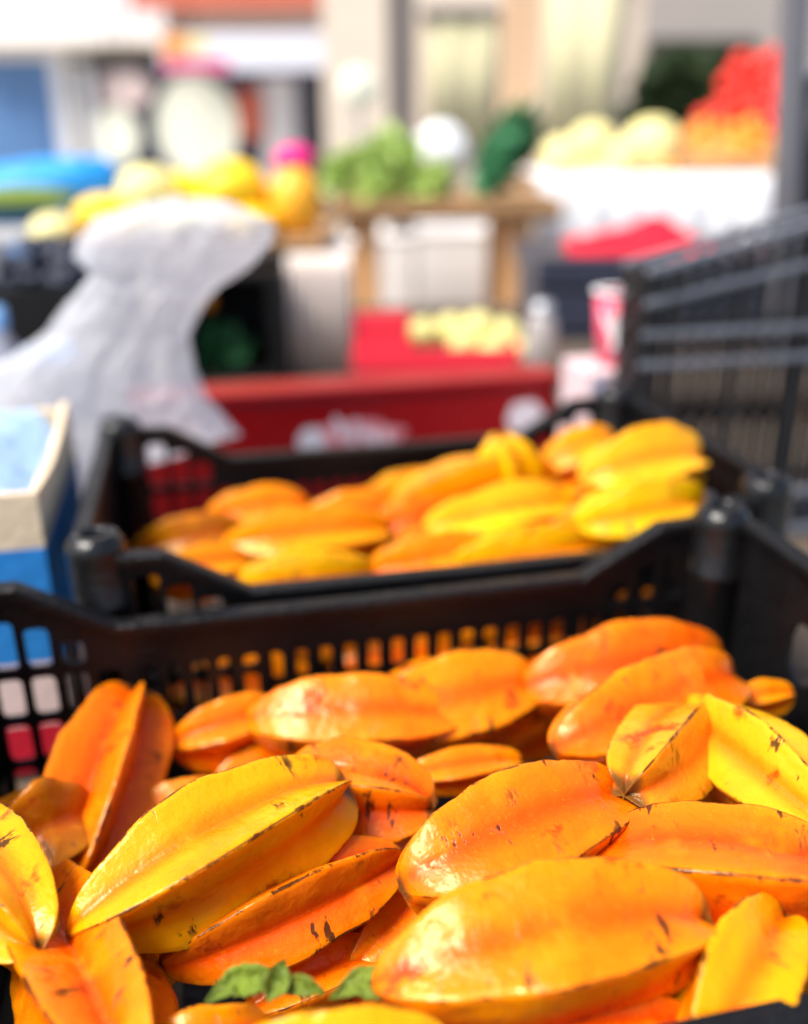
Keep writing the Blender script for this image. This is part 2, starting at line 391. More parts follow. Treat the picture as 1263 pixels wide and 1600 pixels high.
# ------------------------------------------------------------------ starfruit
def starfruit_mesh(Lf, Rr, rv=.58, seed=0, bend=.0, twist=.0, blunt=.45, nu=46, ns=8, angs=None, rvs=None, pin=None):
    """axis along +X from 0 to Lf; ridge 0 points to +Z"""
    rnd = random.Random(seed)
    ridge_r = [1 + rnd.uniform(-.09, .07) for _ in range(5)]
    ph = [rnd.uniform(0, 50) for _ in range(5)]
    p_in = pin or rnd.uniform(.40, .56); bulge = rnd.uniform(.0, .05)
    vs_, ra, la = [], [], []
    if angs is None: angs = [72*k + rnd.uniform(-7, 7) for k in range(5)]
    angs = [R(a) for a in angs]
    nxt = [((angs[(k+1) % 5] - angs[k]) % (2*math.pi))/2 for k in range(5)]      # half gap to the next ridge
    rvv = rvs or [rv*rnd.uniform(.94, 1.06) for _ in range(5)]                    # valley after ridge k
    for i in range(nu+1):
        u = i/nu; u = .5 - .5*math.cos(math.pi*u) if True else u
        fr = (min(1, u/.52)) ; fl_ = min(1, (1-u)/.48)
        prf = (math.sin(fr*math.pi/2)**p_in) * (math.sin(fl_*math.pi/2)**(blunt*.85))
        pv = (math.sin(fr*math.pi/2)**(p_in*.92)) * (math.sin(fl_*math.pi/2)**(blunt*1.25))
        tw = twist*(u-.5)
        for k in range(5):
            Rk = Rr*prf*ridge_r[k]
            nz = noise.noise((u*6 + ph[k], seed*.37, k*3.1)); nz2 = noise.noise((u*26 + ph[k], seed*.71, k*5.3))
            Rk *= 1 + .085*nz + .022*nz2
            e = .035*Rr*prf
            def flank(half, rvx, kk):
                rvk = Rr*rvx*pv*(1 + .06*noise.noise((u*4, seed*1.3, kk*2.2)))
                rvk = min(rvk, Rk*.95)
                p0 = (Rk*.985, e); p2 = (rvk*math.cos(half), rvk*math.sin(half))
                dx, dy = p2[0]-p0[0], p2[1]-p0[1]; ln = math.hypot(dx, dy) or 1
                p1 = ((p0[0]+p2[0])/2 + dy/ln*bulge*Rk, (p0[1]+p2[1])/2 - dx/ln*bulge*Rk)
                out = []
                for j in range(ns):
                    t = j/(ns-1)
                    out.append(((1-t)**2*p0[0] + 2*t*(1-t)*p1[0] + t*t*p2[0], (1-t)**2*p0[1] + 2*t*(1-t)*p1[1] + t*t*p2[1], .98*(1-t)))
                return out
            lo_ = flank(nxt[(k-1) % 5], rvv[(k-1) % 5], (k-1) % 5)[:-1]      # shares the valley point with ridge k-1
            hi_ = flank(nxt[k], rvv[k], k)
            loop = [(x_, -y_, g_) for x_, y_, g_ in reversed(lo_)] + [(Rk, 0, 1.0)] + hi_
            ang0 = angs[k] + tw
            for (a, b_, rg) in loop:
                ca, sa = math.cos(ang0), math.sin(ang0)
                z, y = a*ca - b_*sa, a*sa + b_*ca
                x = u*Lf + (rg*.030 if u > .7 else 0)*Lf*((u-.7)/.3 if u > .7 else 0)
                lump = 1 + .05*noise.noise((x*28 + seed, y*40, z*40))
                z *= lump; y *= lump
                z += bend*Lf*4*(u*(1-u))
                vs_.append((x, y, z)); ra.append(rg); la.append(u)
    n = 5*(2*ns)
    n = len(vs_)//(nu+1)
    m = MB()
    m.add(vs_, [(i*n+k, i*n+(k+1) % n, (i+1)*n+(k+1) % n, (i+1)*n+k) for i in range(nu) for k in range(n)], True)
    m.attr = {'ridge': ra, 'along': la}
    return m
COL = dict(Y=(.79, .320, .001), YO=(.76, .200, .001), O=(.73, .158, .001), D=(.60, .085, .001), P=(.80, .33, .008), DK=(.40, .10, .002), R=(.72, .108, .001))  # DK: fruit orange with the shadow of the crate corner painted in
def fruit(p0, p1, hw, z0, z1, roll, col, label, rv=.6, seed=None, bend=0, twist=.25, blunt=.45, group='starfruit in the nearest crate', nu=46, ns=8, angs=None, rvs=None, pin=None):
    a, b_ = on_z(p0[0], p0[1], CAMZ + z0), on_z(p1[0], p1[1], CAMZ + z1)
    mid = (a+b_)/2; X = (b_-a); Lf = X.length; X.normalize()
    V = (EYE-mid); depth = (mid-EYE).dot(FW); V = (V - X*V.dot(X)).normalized()
    W = X.cross(V)
    t = R(roll); Z = V*math.cos(t) + W*math.sin(t); Yv = Z.cross(X)
    Rr = hw*.96*depth/FPX
    seed = seed if seed is not None else int(p0[0]*3 + p0[1]*7 + p1[0])
    if angs:                                  # listed clockwise as seen from the stem end
        if rvs: rvs = [rvs[(3-j) % 5] for j in range(5)]
        angs = [-angs[4-j] for j in range(5)]
    me = starfruit_mesh(Lf, Rr, rv, seed, bend, twist, blunt, nu, ns, angs, rvs, pin).mesh('starfruit')
    o = bpy.data.objects.new('starfruit', me); C.objects.link(o); me.materials.append(M['fruit'])
    o.matrix_world = Matrix(((X.x, Yv.x, Z.x, a.x), (X.y, Yv.y, Z.y, a.y), (X.z, Yv.z, Z.z, a.z), (0, 0, 0, 1)))
    if isinstance(col, str): col = COL[col]
    hv = random.Random(seed*13+1); gk = hv.uniform(.88, 1.18)*(1.35 if 'rear' in group else 1.0)
    o.color = (col[0]*hv.uniform(.96, 1.05), col[1]*gk, col[2], 1)
    tag(o, label, 'starfruit', group)
    return o

FRONT = [
 # p0, p1, half width px, z0, z1, roll, colour, label, options
 ((103,1462),(534,1232),128,-.315,-.305,0,'Y','large bright yellow starfruit lying across its neighbours, pointed tip toward lower left', dict(rv=.60, pin=.62, blunt=.42, angs=[2,82,150,215,285], rvs=[.56,.55,.55,.55,.554])),
 ((98,1425),(212,1086),102,-.385,-.335,4,'O','upright orange starfruit propped on end beside the lattice corner, lobes spread', dict(rv=.45, blunt=.36, twist=.1)),
 ((-85,1275),(58,1482),100,-.320,-.310,  10,'Y','yellow starfruit cut off by the left edge of the picture', dict(rv=.6)),
 ((70,1385),(210,1720),130,-.35,-.315, 30,'O','long orange starfruit in the bottom left corner, valley facing up', dict(rv=.5)),
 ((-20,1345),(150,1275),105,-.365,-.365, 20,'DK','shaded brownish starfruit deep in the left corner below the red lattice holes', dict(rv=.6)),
 ((250,1510),(625,1345),105,-.345,-.335, -12,'O','orange starfruit tucked under the large yellow one, green leaf below it', dict(rv=.55, blunt=.55)),
 ((383,1128),(714,1122),80,-.340,-.340,0,'YO','long yellow-orange starfruit with a pink scar, lying along the far wall', dict(blunt=.4, angs=[26, 102, 170, 230, 292], rvs=[0.78, 0.55, 0.55, 0.55, 0.68], twist=.05)),
 ((262,1165),(450,1122),70,-.360,-.355, 10,'O','small orange starfruit behind the upright one, half hidden by the scarred fruit', dict(rv=.6)),
 ((575,1125),(830,1078),98,-.345,-.340,0,'YO','blunt orange starfruit between the scarred one and the big round-backed one', dict(blunt=.36, angs=[34, 108, 175, 235, 305], rvs=[0.78, 0.55, 0.55, 0.55, 0.68])),
 ((812,1078),(1122,1035),94,-.335,-.335,0,'R','big round-backed orange starfruit highest against the far wall', dict(blunt=.45, bend=.03, angs=[30, 104, 170, 230, 298], rvs=[0.78, 0.55, 0.55, 0.55, 0.66], twist=.1)),
 ((862,1170),(1142,1062),94,-.315,-.315,0,'O','orange starfruit with a dark scratch leaning on the round-backed one', dict(blunt=.36, bend=.03, angs=[38, 108, 172, 230, 298], rvs=[0.78, 0.55, 0.55, 0.55, 0.66], twist=.1)),
 ((1130,1100),(1238,1085),36,-.33,-.325, 10,'YO','small greenish-yellow starfruit tip beside the corner post', dict(rv=.5)),
 ((1072,1110),(1340,1330),98,-.310,-.295,0,'P','pale yellow starfruit with dark pitted ridge at the right edge', dict(blunt=.5, bend=.02, angs=[-40,42,110,180,250], rvs=[.5,.55,.55,.55,.55], twist=.1)),
 ((1100,1130),(978,1240),92,-.318,-.290,0,'P','short pale starfruit pointing its blunt end at the viewer', dict(blunt=.26, angs=[14, 84, 150, 225, 296], rvs=[0.7, 0.55, 0.55, 0.55, 0.66])),
 ((626,1388),(966,1252),116,-.305,-.300,0,'O','red-blotched orange starfruit in the middle with a wrinkled black scar', dict(blunt=.36, angs=[26, 102, 168, 225, 292], rvs=[0.8, 0.55, 0.55, 0.55, 0.66], twist=.12)),
 ((630,1215),(812,1192),42,-.345,-.345, 10,'YO','thin yellow starfruit edge showing behind the red-blotched one', dict(rv=.6)),
 ((425,1230),(672,1262),90,-.330,-.325, -8,'O','orange starfruit with black scratches right of the large yellow one', dict(rv=.6, blunt=.4)),
 ((578,1542),(1098,1442),134,-.300,-.292,0,'YO','largest orange-yellow starfruit lying lengthwise at the front centre', dict(blunt=.40, angs=[24, 104, 170, 225, 290], rvs=[0.8, 0.55, 0.55, 0.55, 0.64], twist=.1)),
 ((885,1350),(1370,1400),128,-.315,-.300,0,'O','big orange starfruit with a thin dark ridge line at the right', dict(blunt=.5, angs=[-4, 76, 150, 215, 280], rvs=[0.66, 0.55, 0.55, 0.55, 0.68], twist=.08)),
 ((1085,1690),(1225,1436),125,-.315,-.300,0,'Y','yellow starfruit standing by the near rim in the bottom right corner', dict(blunt=.5, angs=[38,105,170,230,-36], rvs=[.55,.55,.55,.55,.60], twist=.1)),
 ((360,1655),(700,1640),90,-.300,-.300, 30,'Y','pale yellow starfruit back cut off by the bottom edge at centre', dict(rv=.7)),
 ((700,1650),(1080,1600),72,-.322,-.318, 12,'D','red-orange starfruit under the largest one at the bottom edge', dict(rv=.7)),
 ((215,1650),(420,1610),66,-.325,-.325, 20,'YO','yellow-orange starfruit at the bottom edge left of the pale one', dict(rv=.65)),
 ((545,1520),(700,1370),66,-.365,-.360, 20,'O','shaded orange starfruit in the gap below the red-blotched one', dict(rv=.6)),
 ((770,1175),(900,1095),58,-.375,-.370, 10,'O','glossy shaded starfruit in the gap below the round-backed one', dict(rv=.65)),
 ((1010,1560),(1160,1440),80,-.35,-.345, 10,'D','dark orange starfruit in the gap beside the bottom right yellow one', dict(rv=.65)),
]
for i, (p0, p1, hw, z0, z1, roll, col, label, kw) in enumerate(FRONT):
    fruit(p0, p1, hw, z0, z1, roll, col, label, seed=11+i*3, **kw)
# lower layer glimpsed through the gaps
LOW = [((60,1500),(300,1480),80,-.378,-.378,15,'O','starfruit buried under the long orange one in the left corner'),
       ((460,1420),(680,1300),80,-.378,-.378,10,'O','starfruit buried under the middle of the heap, left of the red-blotched one'),
       ((880,1260),(1100,1330),80,-.378,-.378,20,'O','starfruit buried below the short pale one'),
       ((560,1200),(760,1160),60,-.378,-.378,10,'O','starfruit buried behind the red-blotched one'),
       ((330,1230),(520,1180),60,-.378,-.378,10,'O','starfruit buried below the scarred one at the far wall'),
       ((380,1590),(620,1500),80,-.372,-.372,10,'O','starfruit buried under the two green leaves'),
       ((1060,1170),(1220,1230),70,-.38,-.37,10,'O','starfruit buried below the corner post'),
       ((180,1300),(380,1260),70,-.385,-.378,10,'O','starfruit buried behind the large yellow one'),
       ((720,1480),(960,1420),90,-.372,-.372,10,'O','starfruit buried under the largest one'),
       ((1100,1400),(1300,1480),90,-.38,-.38,10,'O','starfruit buried below the big one with the ridge line')]
for i, (p0, p1, hw, z0, z1, roll, col, label) in enumerate(LOW):
    fruit(p0, p1, hw, z0, z1, roll, col, label, seed=301+i*5, nu=24, ns=5)
REAR = [   # p0, p1, half width px, distance into the row, roll, colour
 ((366,918),(592,902),64,.672,30,'Y','yellow starfruit nearest the dipped rim in the rear crate', dict(rv=.7)),
 ((346,855),(606,832),68,.745,15,'YO','yellow-orange starfruit with pale shine behind the nearest rear-crate one', dict(rv=.65)),
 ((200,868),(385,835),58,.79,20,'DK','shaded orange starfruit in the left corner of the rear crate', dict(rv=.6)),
 ((320,818),(480,795),56,.82,20,'YO','yellow-orange starfruit at the far left of the rear crate heap', dict(rv=.6)),
 ((470,810),(660,815),64,.80,12,'O','red-orange starfruit in the middle of the rear crate', dict(rv=.6)),
 ((600,805),(862,748),78,.79,30,'YO','large golden starfruit in the rear crate lying under the upright tip', dict(rv=.66)),
 ((806,800),(782,682),56,.79,5,'Y','starfruit sticking its yellow tip up in the rear crate', dict(rv=.6)),
 ((664,832),(902,795),70,.72,8,'P','pale ridged starfruit in the middle of the rear crate', dict(rv=.5)),
 ((578,895),(775,868),60,.67,25,'YO','yellow-orange starfruit by the rim between two yellow ones, rear crate', dict(rv=.65)),
 ((690,890),(925,856),64,.66,30,'Y','bright yellow starfruit along the dipped rim, rear crate', dict(rv=.7)),
 ((815,795),(962,740),70,.80,10,'O','deep orange starfruit behind the upright tip, rear crate', dict(rv=.6)),
 ((904,752),(1092,722),80,.70,12,'P','big pale-ridged starfruit on top of the rear crate heap', dict(rv=.52, blunt=.35)),
 ((896,822),(1096,792),74,.655,28,'Y','yellow starfruit right behind the raised rim corner, rear crate', dict(rv=.7)),
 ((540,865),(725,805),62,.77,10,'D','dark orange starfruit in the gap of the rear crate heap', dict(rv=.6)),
 ((560,795),(730,762),56,.84,25,'YO','starfruit against the far wall of the rear crate', dict(rv=.6)),
 ((845,865),(990,812),64,.68,10,'O','orange starfruit wedged low beside the raised rim corner, rear crate', dict(rv=.6)),
 ((235,905),(390,880),54,.72,10,'O','orange starfruit behind the barred opening of the rear crate', dict(rv=.6)),
 ((840,740),(960,690),56,.80,10,'YO','golden starfruit between the upright tip and the topmost one, rear crate', dict(rv=.6)),
]
for i, (p0, p1, hw, dd, roll, col, label, kw) in enumerate(REAR):
    z0, z1 = (on_plane(p[0], p[1], ab(0, dd, 0), B).z - CAMZ for p in (p0, p1))
    fruit(p0, p1, hw, z0, z1, roll, col, label, seed=501+i*3, group='starfruit in the rear crate', nu=32, ns=6, **kw)
for i, (s, d, z) in enumerate([(.00,.66,-.40),(.13,.66,-.40),(.26,.66,-.40),(.06,.76,-.42),(.2,.76,-.41),(.33,.74,-.40),(.1,.84,-.42),(.27,.84,-.40)]):
    me = starfruit_mesh(.125, .034, .6, 800+i, nu=20, ns=4).mesh('starfruit'); me.materials.append(M['fruit'])
    o = bpy.data.objects.new('starfruit', me); C.objects.link(o); o.location = ab(s-.05, d, CAMZ+z); o.rotation_euler = (i, .1, YAW + .3*math.sin(i*3))
    o.color = (*COL['YO'], 1)
    tag(o, 'yellow-orange starfruit low in the rear crate, seen through the wall slots', 'starfruit', 'starfruit seen through the rear crate slots')

# wilted leaves between the front fruit
def leaf(name, pts, wid, z, label, mt, seed):
    P = [on_z(x, y, CAMZ + zz) for (x, y), zz in zip(pts, z)]
    m = MB(); vs_ = []; n = len(P)*8; k = 12
    for i in range(n+1):
        t = i/n*(len(P)-1); j = min(int(t), len(P)-2); f = t-j; p = P[j].lerp(P[j+1], f)
        d = (P[j+1]-P[j]).normalized(); sd_ = d.cross((EYE-p).normalized()).normalized(); nr = sd_.cross(d)
        w = wid*math.sin(math.pi*min(1, max(0.02, i/n*.96+.02)))**1.25*(1 + .06*math.sin(i*1.3))
        for q in range(k+1):
            a = (q/k-.5)*2
            vs_.append(p + sd_*a*w + nr*(abs(a)*w*(.55 + .25*math.sin(i*.16+seed)) + .0010*noise.noise((i*.2+seed, q*.3, 0))))
    fs = [(i*(k+1)+q, i*(k+1)+q+1, (i+1)*(k+1)+q+1, (i+1)*(k+1)+q) for i in range(n) for q in range(k)]
    m.add(vs_, fs, True); o = m.build(name, mt)
    so = o.modifiers.new('thick', 'SOLIDIFY'); so.thickness = .0006
    return tag(o, label, 'leaf')
leaf('wilted_leaf', [(322,1568),(365,1532),(405,1528),(466,1548)], .0056, [-.302,-.298,-.297,-.300], 'wilted green leaf under the orange starfruit, left of the leaf tip', M['wilted'], 3)
leaf('wilted_leaf', [(418,1566),(430,1538),(446,1500)], .0046, [-.300,-.296,-.296], 'small upright green leaf tip between the two wilted leaves', M['wilted'], 12)
leaf('wilted_leaf', [(430,1550),(470,1538),(508,1552)], .0036, [-.300,-.297,-.300], 'narrow curled green leaf right of the upright leaf tip', M['wilted'], 17)
leaf('wilted_leaf', [(516,1562),(562,1532),(600,1540),(640,1572)], .0056, [-.302,-.298,-.298,-.300], 'wilted green leaf against the largest starfruit at the bottom', M['wilted'], 21)

# ------------------------------------------------------------------ builders for the surroundings
def pbox(m, x0, x1, y0, y1, Y, depth, bev=.004, zb=None):
    """box whose front face spans the pixel rectangle on the plane Y"""
    a, b_ = at(x0, y1, Y), at(x1, y0, Y); c, d = at(x0, y0, Y), at(x1, y1, Y)
    xa, xb = (a.x+c.x)/2, (b_.x+d.x)/2
    z0 = (a.z+d.z)/2 if zb is None else zb
    m.box((xa, Y, z0), (xb, Y+depth, (b_.z+c.z)/2), bev); return m
def blob(rows, Y, ratio=.6, amp=.12, freq=9, n=40, steps=8, seed=0, base=None):
    """closed crumpled body, widths from pixel rows (y, xl, xr)"""
    m = MB(); vs_ = []; cnt = 0
    pts = [(at(xl, y, Y), at(xr, y, Y)) for y, xl, xr in rows]
    if base is not None: a, b_ = pts[-1]; pts.append((Vector((a.x, a.y, base)), Vector((b_.x, b_.y, base))))
    seq = []
    for i in range(len(pts)-1):
        for k in range(steps):
            f = k/steps; seq.append((pts[i][0].lerp(pts[i+1][0], f), pts[i][1].lerp(pts[i+1][1], f)))
    seq.append(pts[-1])
    for a, b_ in seq:
        c = (a+b_)/2; w = (b_-a).length/2
        for k in range(n):
            t = 2*math.pi*k/n; p = Vector((w*math.cos(t), w*ratio*math.sin(t), 0)) + c
            q = p*freq + Vector((seed, 0, 0))
            nz = noise.noise(q) + .5*abs(noise.noise(q*2.3)) + .35*noise.noise(q*5)
            p += (p-c)*amp*nz + Vector((0, 0, amp*.25*w*noise.noise(q*1.7)))
            vs_.append(p)
    m.add(vs_, [(i*n+k, i*n+(k+1) % n, (i+1)*n+(k+1) % n, (i+1)*n+k) for i in range(len(seq)-1) for k in range(n)], True)
    m.add(vs_[:n][::-1], [tuple(range(n))]); m.add(vs_[-n:], [tuple(range(n))])
    return m
def ball(px, py, rx, ry, Y, mt, name, label, cat, group=None, lump=.04, seed=0, nub=True):
    c = at(px, py, Y); s = (c-EYE).dot(FW)/FPX; a, b_ = rx*s, ry*s
    m = MB(); prof = []
    n = 14
    for i in range(n+1):
        t = math.pi*i/n; prof.append((max(1e-4, a*math.sin(t)*(1+lump*noise.noise((t*2+seed, seed*.3, 0)))), -b_*math.cos(t) - (.12*b_ if i == n and nub else 0)))
    m.lathe(prof, 20, (0, 0, 0), True, False)
    o = m.build(name, mt, None, c)
    return tag(o, label, cat, group)
def leafy(name, px, py, r, Y, n, mt, label, cat, group=None, sz=.5, squash=1.0, parent=None, seed=0):
    rnd = random.Random(seed + int(px)); c = at(px, py, Y); s = (c-EYE).dot(FW)/FPX*r
    m = MB()
    for i in range(n):
        d = Vector((rnd.gauss(0, 1), rnd.gauss(0, 1), rnd.gauss(.25, 1))).normalized()
        p = d*s*rnd.uniform(.35, .85); p.z *= squash
        q = (d + Vector((rnd.uniform(-.5, .5), rnd.uniform(-.5, .5), rnd.uniform(-.2, .6)))).normalized()
        sd_ = q.cross(Vector((rnd.random(), rnd.random(), rnd.random()))).normalized(); nn = q.cross(sd_)
        l, w = s*sz*rnd.uniform(.7, 1.2), s*sz*rnd.uniform(.35, .6)
        vs_ = []
        for a in range(5):
            f = a/4; ww = w*math.sin(math.pi*(.12+.8*f))
            for e in (-1, 0, 1): vs_.append(p + q*l*(f-.3) + sd_*ww*e + nn*(abs(e)*w*.35 - l*.25*f*f))
        m.add(vs_, [(a*3+k, a*3+k+1, a*3+k+4, a*3+k+3) for a in range(4) for k in range(2)], True)
    o = m.build(name, mt, parent, c if parent is None else c - Vector(parent.location))
    return tag(o, label, cat, group) if parent is None else o

# ---- printed carton at the left, with tissue inside
CD0, CS1 = .665, -.118
fr_c = on_plane(72, 768, ab(0, CD0, 0), B)
cz_top = fr_c.z
def zon(y, x=40): return on_plane(x, y, ab(0, CD0, 0), B).z
def carton_mat():
    m = mat('printed_carton', (.74, .60, .42), .75, .25, .12, 120, .06, 20); t = m.node_tree; L = t.links; b = t.nodes['Principled BSDF']
    src = b.inputs['Base Color'].links[0].from_socket
    tc = t.nodes.new('ShaderNodeTexCoord'); sx = t.nodes.new('ShaderNodeSeparateXYZ'); L.new(tc.outputs['Object'], sx.inputs[0])
    last = src
    for zt, col in ((zon(858), (.025, .24, .66)), (zon(1037), (.80, .62, .58)), (zon(1135), (.55, .01, .03))):
        c = t.nodes.new('ShaderNodeMath'); c.operation = 'LESS_THAN'; L.new(sx.outputs[2], c.inputs[0]); c.inputs[1].default_value = zt - BASE
        x = t.nodes.new('ShaderNodeMix'); x.data_type = 'RGBA'; L.new(c.outputs[0], x.inputs[0]); L.new(last, x.inputs[6]); x.inputs[7].default_value = (*col, 1); last = x.outputs[2]
    L.new(last, b.inputs['Base Color']); return m
M['carton'] = carton_mat()
ct = thing('printed_carton', 'open carton with bare board rim and blue, white and red bands', 'carton', ab(CS1-.40, CD0, BASE), YAW)
CWD, CDP, CT = .40, .215, .006
hz = cz_top - BASE
m = MB(); m.box((0, 0, .001), (CWD, CT, hz), .001); m.build('front_panel', M['carton'], ct)
m = MB(); m.box((0, CDP-CT, .001), (CWD, CDP, hz+.004), .001); m.build('back_panel', M['carton'], ct)
m = MB(); m.box((CT, CT, .001), (CWD-CT, CDP-CT, .006)); m.build('floor', M['carton'], ct)
for x0 in (0, CWD-CT):
    m = MB(); prof = []                         # end panels sweep up to a tall rear corner
    for k in range(13):
        f = k/12; prof.append((CT + f*(CDP-2*CT), hz + .010*f - .010*math.sin(math.pi*f)))
    vs_ = [(x0, y, z) for y, z in prof] + [(x0+CT, y, z) for y, z in prof] + [(x0, y, .001) for y, z in prof] + [(x0+CT, y, .001) for y, z in prof]
    n = 13
    fs = []
    for k in range(12):
        fs += [(k, k+1, n+k+1, n+k), (2*n+k, 2*n+k+1, k+1, k), (n+k, n+k+1, 3*n+k+1, 3*n+k), (3*n+k, 3*n+k+1, 2*n+k+1, 2*n+k)]
    fs += [(0, n, 3*n, 2*n), (n-1, 2*n-1, 4*n-1, 3*n-1)]
    m.add(vs_, fs); m.build('end_panel', M['carton'], ct)
    m = MB(); xi = x0+CT+.0005 if x0 == 0 else x0-.0015
    m.box((xi, CT+.002, .01), (xi+.001, CDP-CT-.002, hz-.004)); m.build('lining', M['white'], ct)
def sheet(name, mt, label, cat, cs, cd, zc, w, d, amp, seed, slope=(0, 0), freq=14, th=.001):
    m = MB(); n = 44; vs_ = []
    for i in range(n+1):
        for j in range(n+1):
            s, e = (i/n-.5)*w, (j/n-.5)*d
            q = Vector((s*freq+seed, e*freq, seed*.3))
            z = zc + amp*(noise.noise(q) + .6*abs(noise.noise(q*2.1)) + .3*noise.noise(q*4.3)) + slope[0]*s + slope[1]*e
            z -= .035*max(abs(2*i/n-1), abs(2*j/n-1))**8
            vs_.append(ab(cs+s, cd+e, z))
    m.add(vs_, [(i*(n+1)+j, (i+1)*(n+1)+j, (i+1)*(n+1)+j+1, i*(n+1)+j+1) for i in range(n) for j in range(n)], True)
    o = m.build(name, mt); so = o.modifiers.new('thick', 'SOLIDIFY'); so.thickness = th
    return tag(o, label, cat)
sheet('tissue_paper', M['bluepaper'], 'crumpled light blue tissue lining the open printed carton', 'paper', CS1-.205, CD0+.1075, BASE+hz+.010, .386, .200, .014, 4, (.0, .06))

# ---- tall lattice crate standing right of the rear crate
LD0 = .955
def lat(px, py): return on_plane(px, py, ab(0, LD0, 0), B)
ls0 = lat(1000, 575).dot(A)
lc = thing('lattice_crate', 'folded black lattice crate with slanted rim standing behind the rear crate', 'crate', ab(ls0, LD0, BASE), YAW)
def lz(px, py): p = lat(px, py); return p.dot(A)-ls0, p.z-BASE
s_a, z_a = 0, lz(1000, 420)[1]; s_b, z_b = lz(1263, 347); k_r = (z_b-z_a)/s_b
s2a, z2a = 0, lz(1000, 472)[1]; z2b = lz(1263, 410)[1]; k_2 = (z2b-z2a)/s_b
LW, LDP = .42, .06
def slant(m, s0, s1, z0, z1, h, y0, y1):
    m.add([(s0,y0,z0-h),(s1,y0,z1-h),(s1,y1,z1-h),(s0,y1,z0-h),(s0,y0,z0),(s1,y0,z1),(s1,y1,z1),(s0,y1,z0)],
          [(0,3,2,1),(4,5,6,7),(0,1,5,4),(1,2,6,5),(2,3,7,6),(3,0,4,7)])
def rz_(s): return z_a + k_r*s
for y in (0, LDP):
    rails = [(z_a, z_a+k_r*LW, .007, .012), (z2a, z2a+k_2*LW, .0055, .010), (lz(1000, 519)[1],)*2 + (.006, .010), (lz(1000, 567)[1],)*2 + (.006, .010), (.06, .06, .008, .01), (.012, .012, .010, .01)]
    for z0, z1, h, dp in rails:
        m = MB(); slant(m, 0, LW, z0, z1, h, y-dp*.6, y+dp*.4); m.build('rail', M['rail'], lc)
    ups = [0.006, lz(1052, 560)[0], lz(1158, 560)[0], lz(1252, 560)[0]] if y == 0 else [.006]
    while ups[-1] < LW-.06: ups.append(ups[-1] + (.062 if y == 0 else .022))
    ups.append(LW-.006)
    for s in ups:
        w = .007 if y == 0 else .0045
        m = MB(); slant(m, s-w, s+w, rz_(s)-.002, rz_(s)-.002, rz_(s)-.004, y+.0045, y+.008); m.build('upright', M['black_old'], lc)
for s in (0.0, LW):
    for z in (rz_(s)-.004, lz(1000, 519)[1], lz(1000, 567)[1], .06, .012):
        m = MB(); m.box((s-.004, .011, z-.008), (s+.004, LDP-.008, z)); m.build('rail', M['black_old'], lc)
    for k in range(2):
        y = .02 + k*(LDP-.04)
        m = MB(); m.box((s-.0015, y-.005, .004), (s+.0025, y+.005, rz_(s)-.01)); m.build('upright', M['black_old'], lc)
m = MB(); m.box((.006, .012, .002), (LW-.006, LDP-.01, .008)); m.build('floor', M['black_old'], lc)
for k in range(19):
    s = .014 + k*.0212; m = MB(); m.box((s, LDP-.016, .02), (s+.0125, LDP-.0122, rz_(s)-.02)); m.build('slat', M['bluegrey'], lc)

# ---- red carton behind the rear crate
RB = 1.16
def rb(px, py): return on_plane(px, py, ab(0, RB, 0), B)
q0, q1 = rb(205, 624), rb(872, 585)
rs0, rs1, rzt = q0.dot(A), q1.dot(A), (q0.z+q1.z)/2
rc = thing('red_box', 'long dark red box with blurred white lettering behind the rear crate', 'box', ab(rs0, RB, BASE), YAW)
RL, RH = rs1-rs0, rzt-BASE
m = MB(); m.box((0, 0, .001), (RL, .055, RH-.012), .004); m.build('body', M['red'], rc)
m = MB(); m.box((-.004, -.004, RH-.0118), (RL+.004, .059, RH), .003); m.build('lid', M['red'], rc)
def decal(px, py, rx, ry, mt, name, parent, ang=0, off=.0012, wob=.15, seed=0):
    c = rb(px, py); s, z = c.dot(A)-rs0, c.z-BASE; k = (c-EYE).dot(FW)/FPX; m = MB(); pts = []
    for i in range(28):
        t = 2*math.pi*i/28; w = 1 + wob*noise.noise((math.cos(t)*1.5+seed, math.sin(t)*1.5, seed)); x, y = rx*k*math.cos(t)*w, ry*k*math.sin(t)*w
        pts.append((s + x*math.cos(ang)-y*math.sin(ang), -off, z + x*math.sin(ang)+y*math.cos(ang)))
    m.add(pts, [tuple(range(28))]); return m.build(name, mt, parent)
M['print_white'] = mat('white_print', (.72, .70, .76), .6, .3, 0, 10, .05, 5); M['print_pink'] = mat('pink_print', (.72, .26, .30), .6, .3, 0, 10, .2, 30)
lg = decal(545, 682, 82, 26, M['print_pink'], 'logo', rc, .02, .0012, .35, 2)
decal(486, 690, 22, 22, M['print_white'], 'letter', rc, 0, .0022, .2, 5)
for k, (x, y, rx, ry, a) in enumerate([(530,668,7,18,.3),(552,676,6,22,-.2),(578,680,10,14,.5),(604,684,6,15,.1)]): decal(x, y, rx, ry, M['print_white'], 'letter', rc, a, .0022+.0004*k, .2, k)
decal(822, 652, 28, 30, M['print_white'], 'logo', rc, .3, .0012, .3, 9)

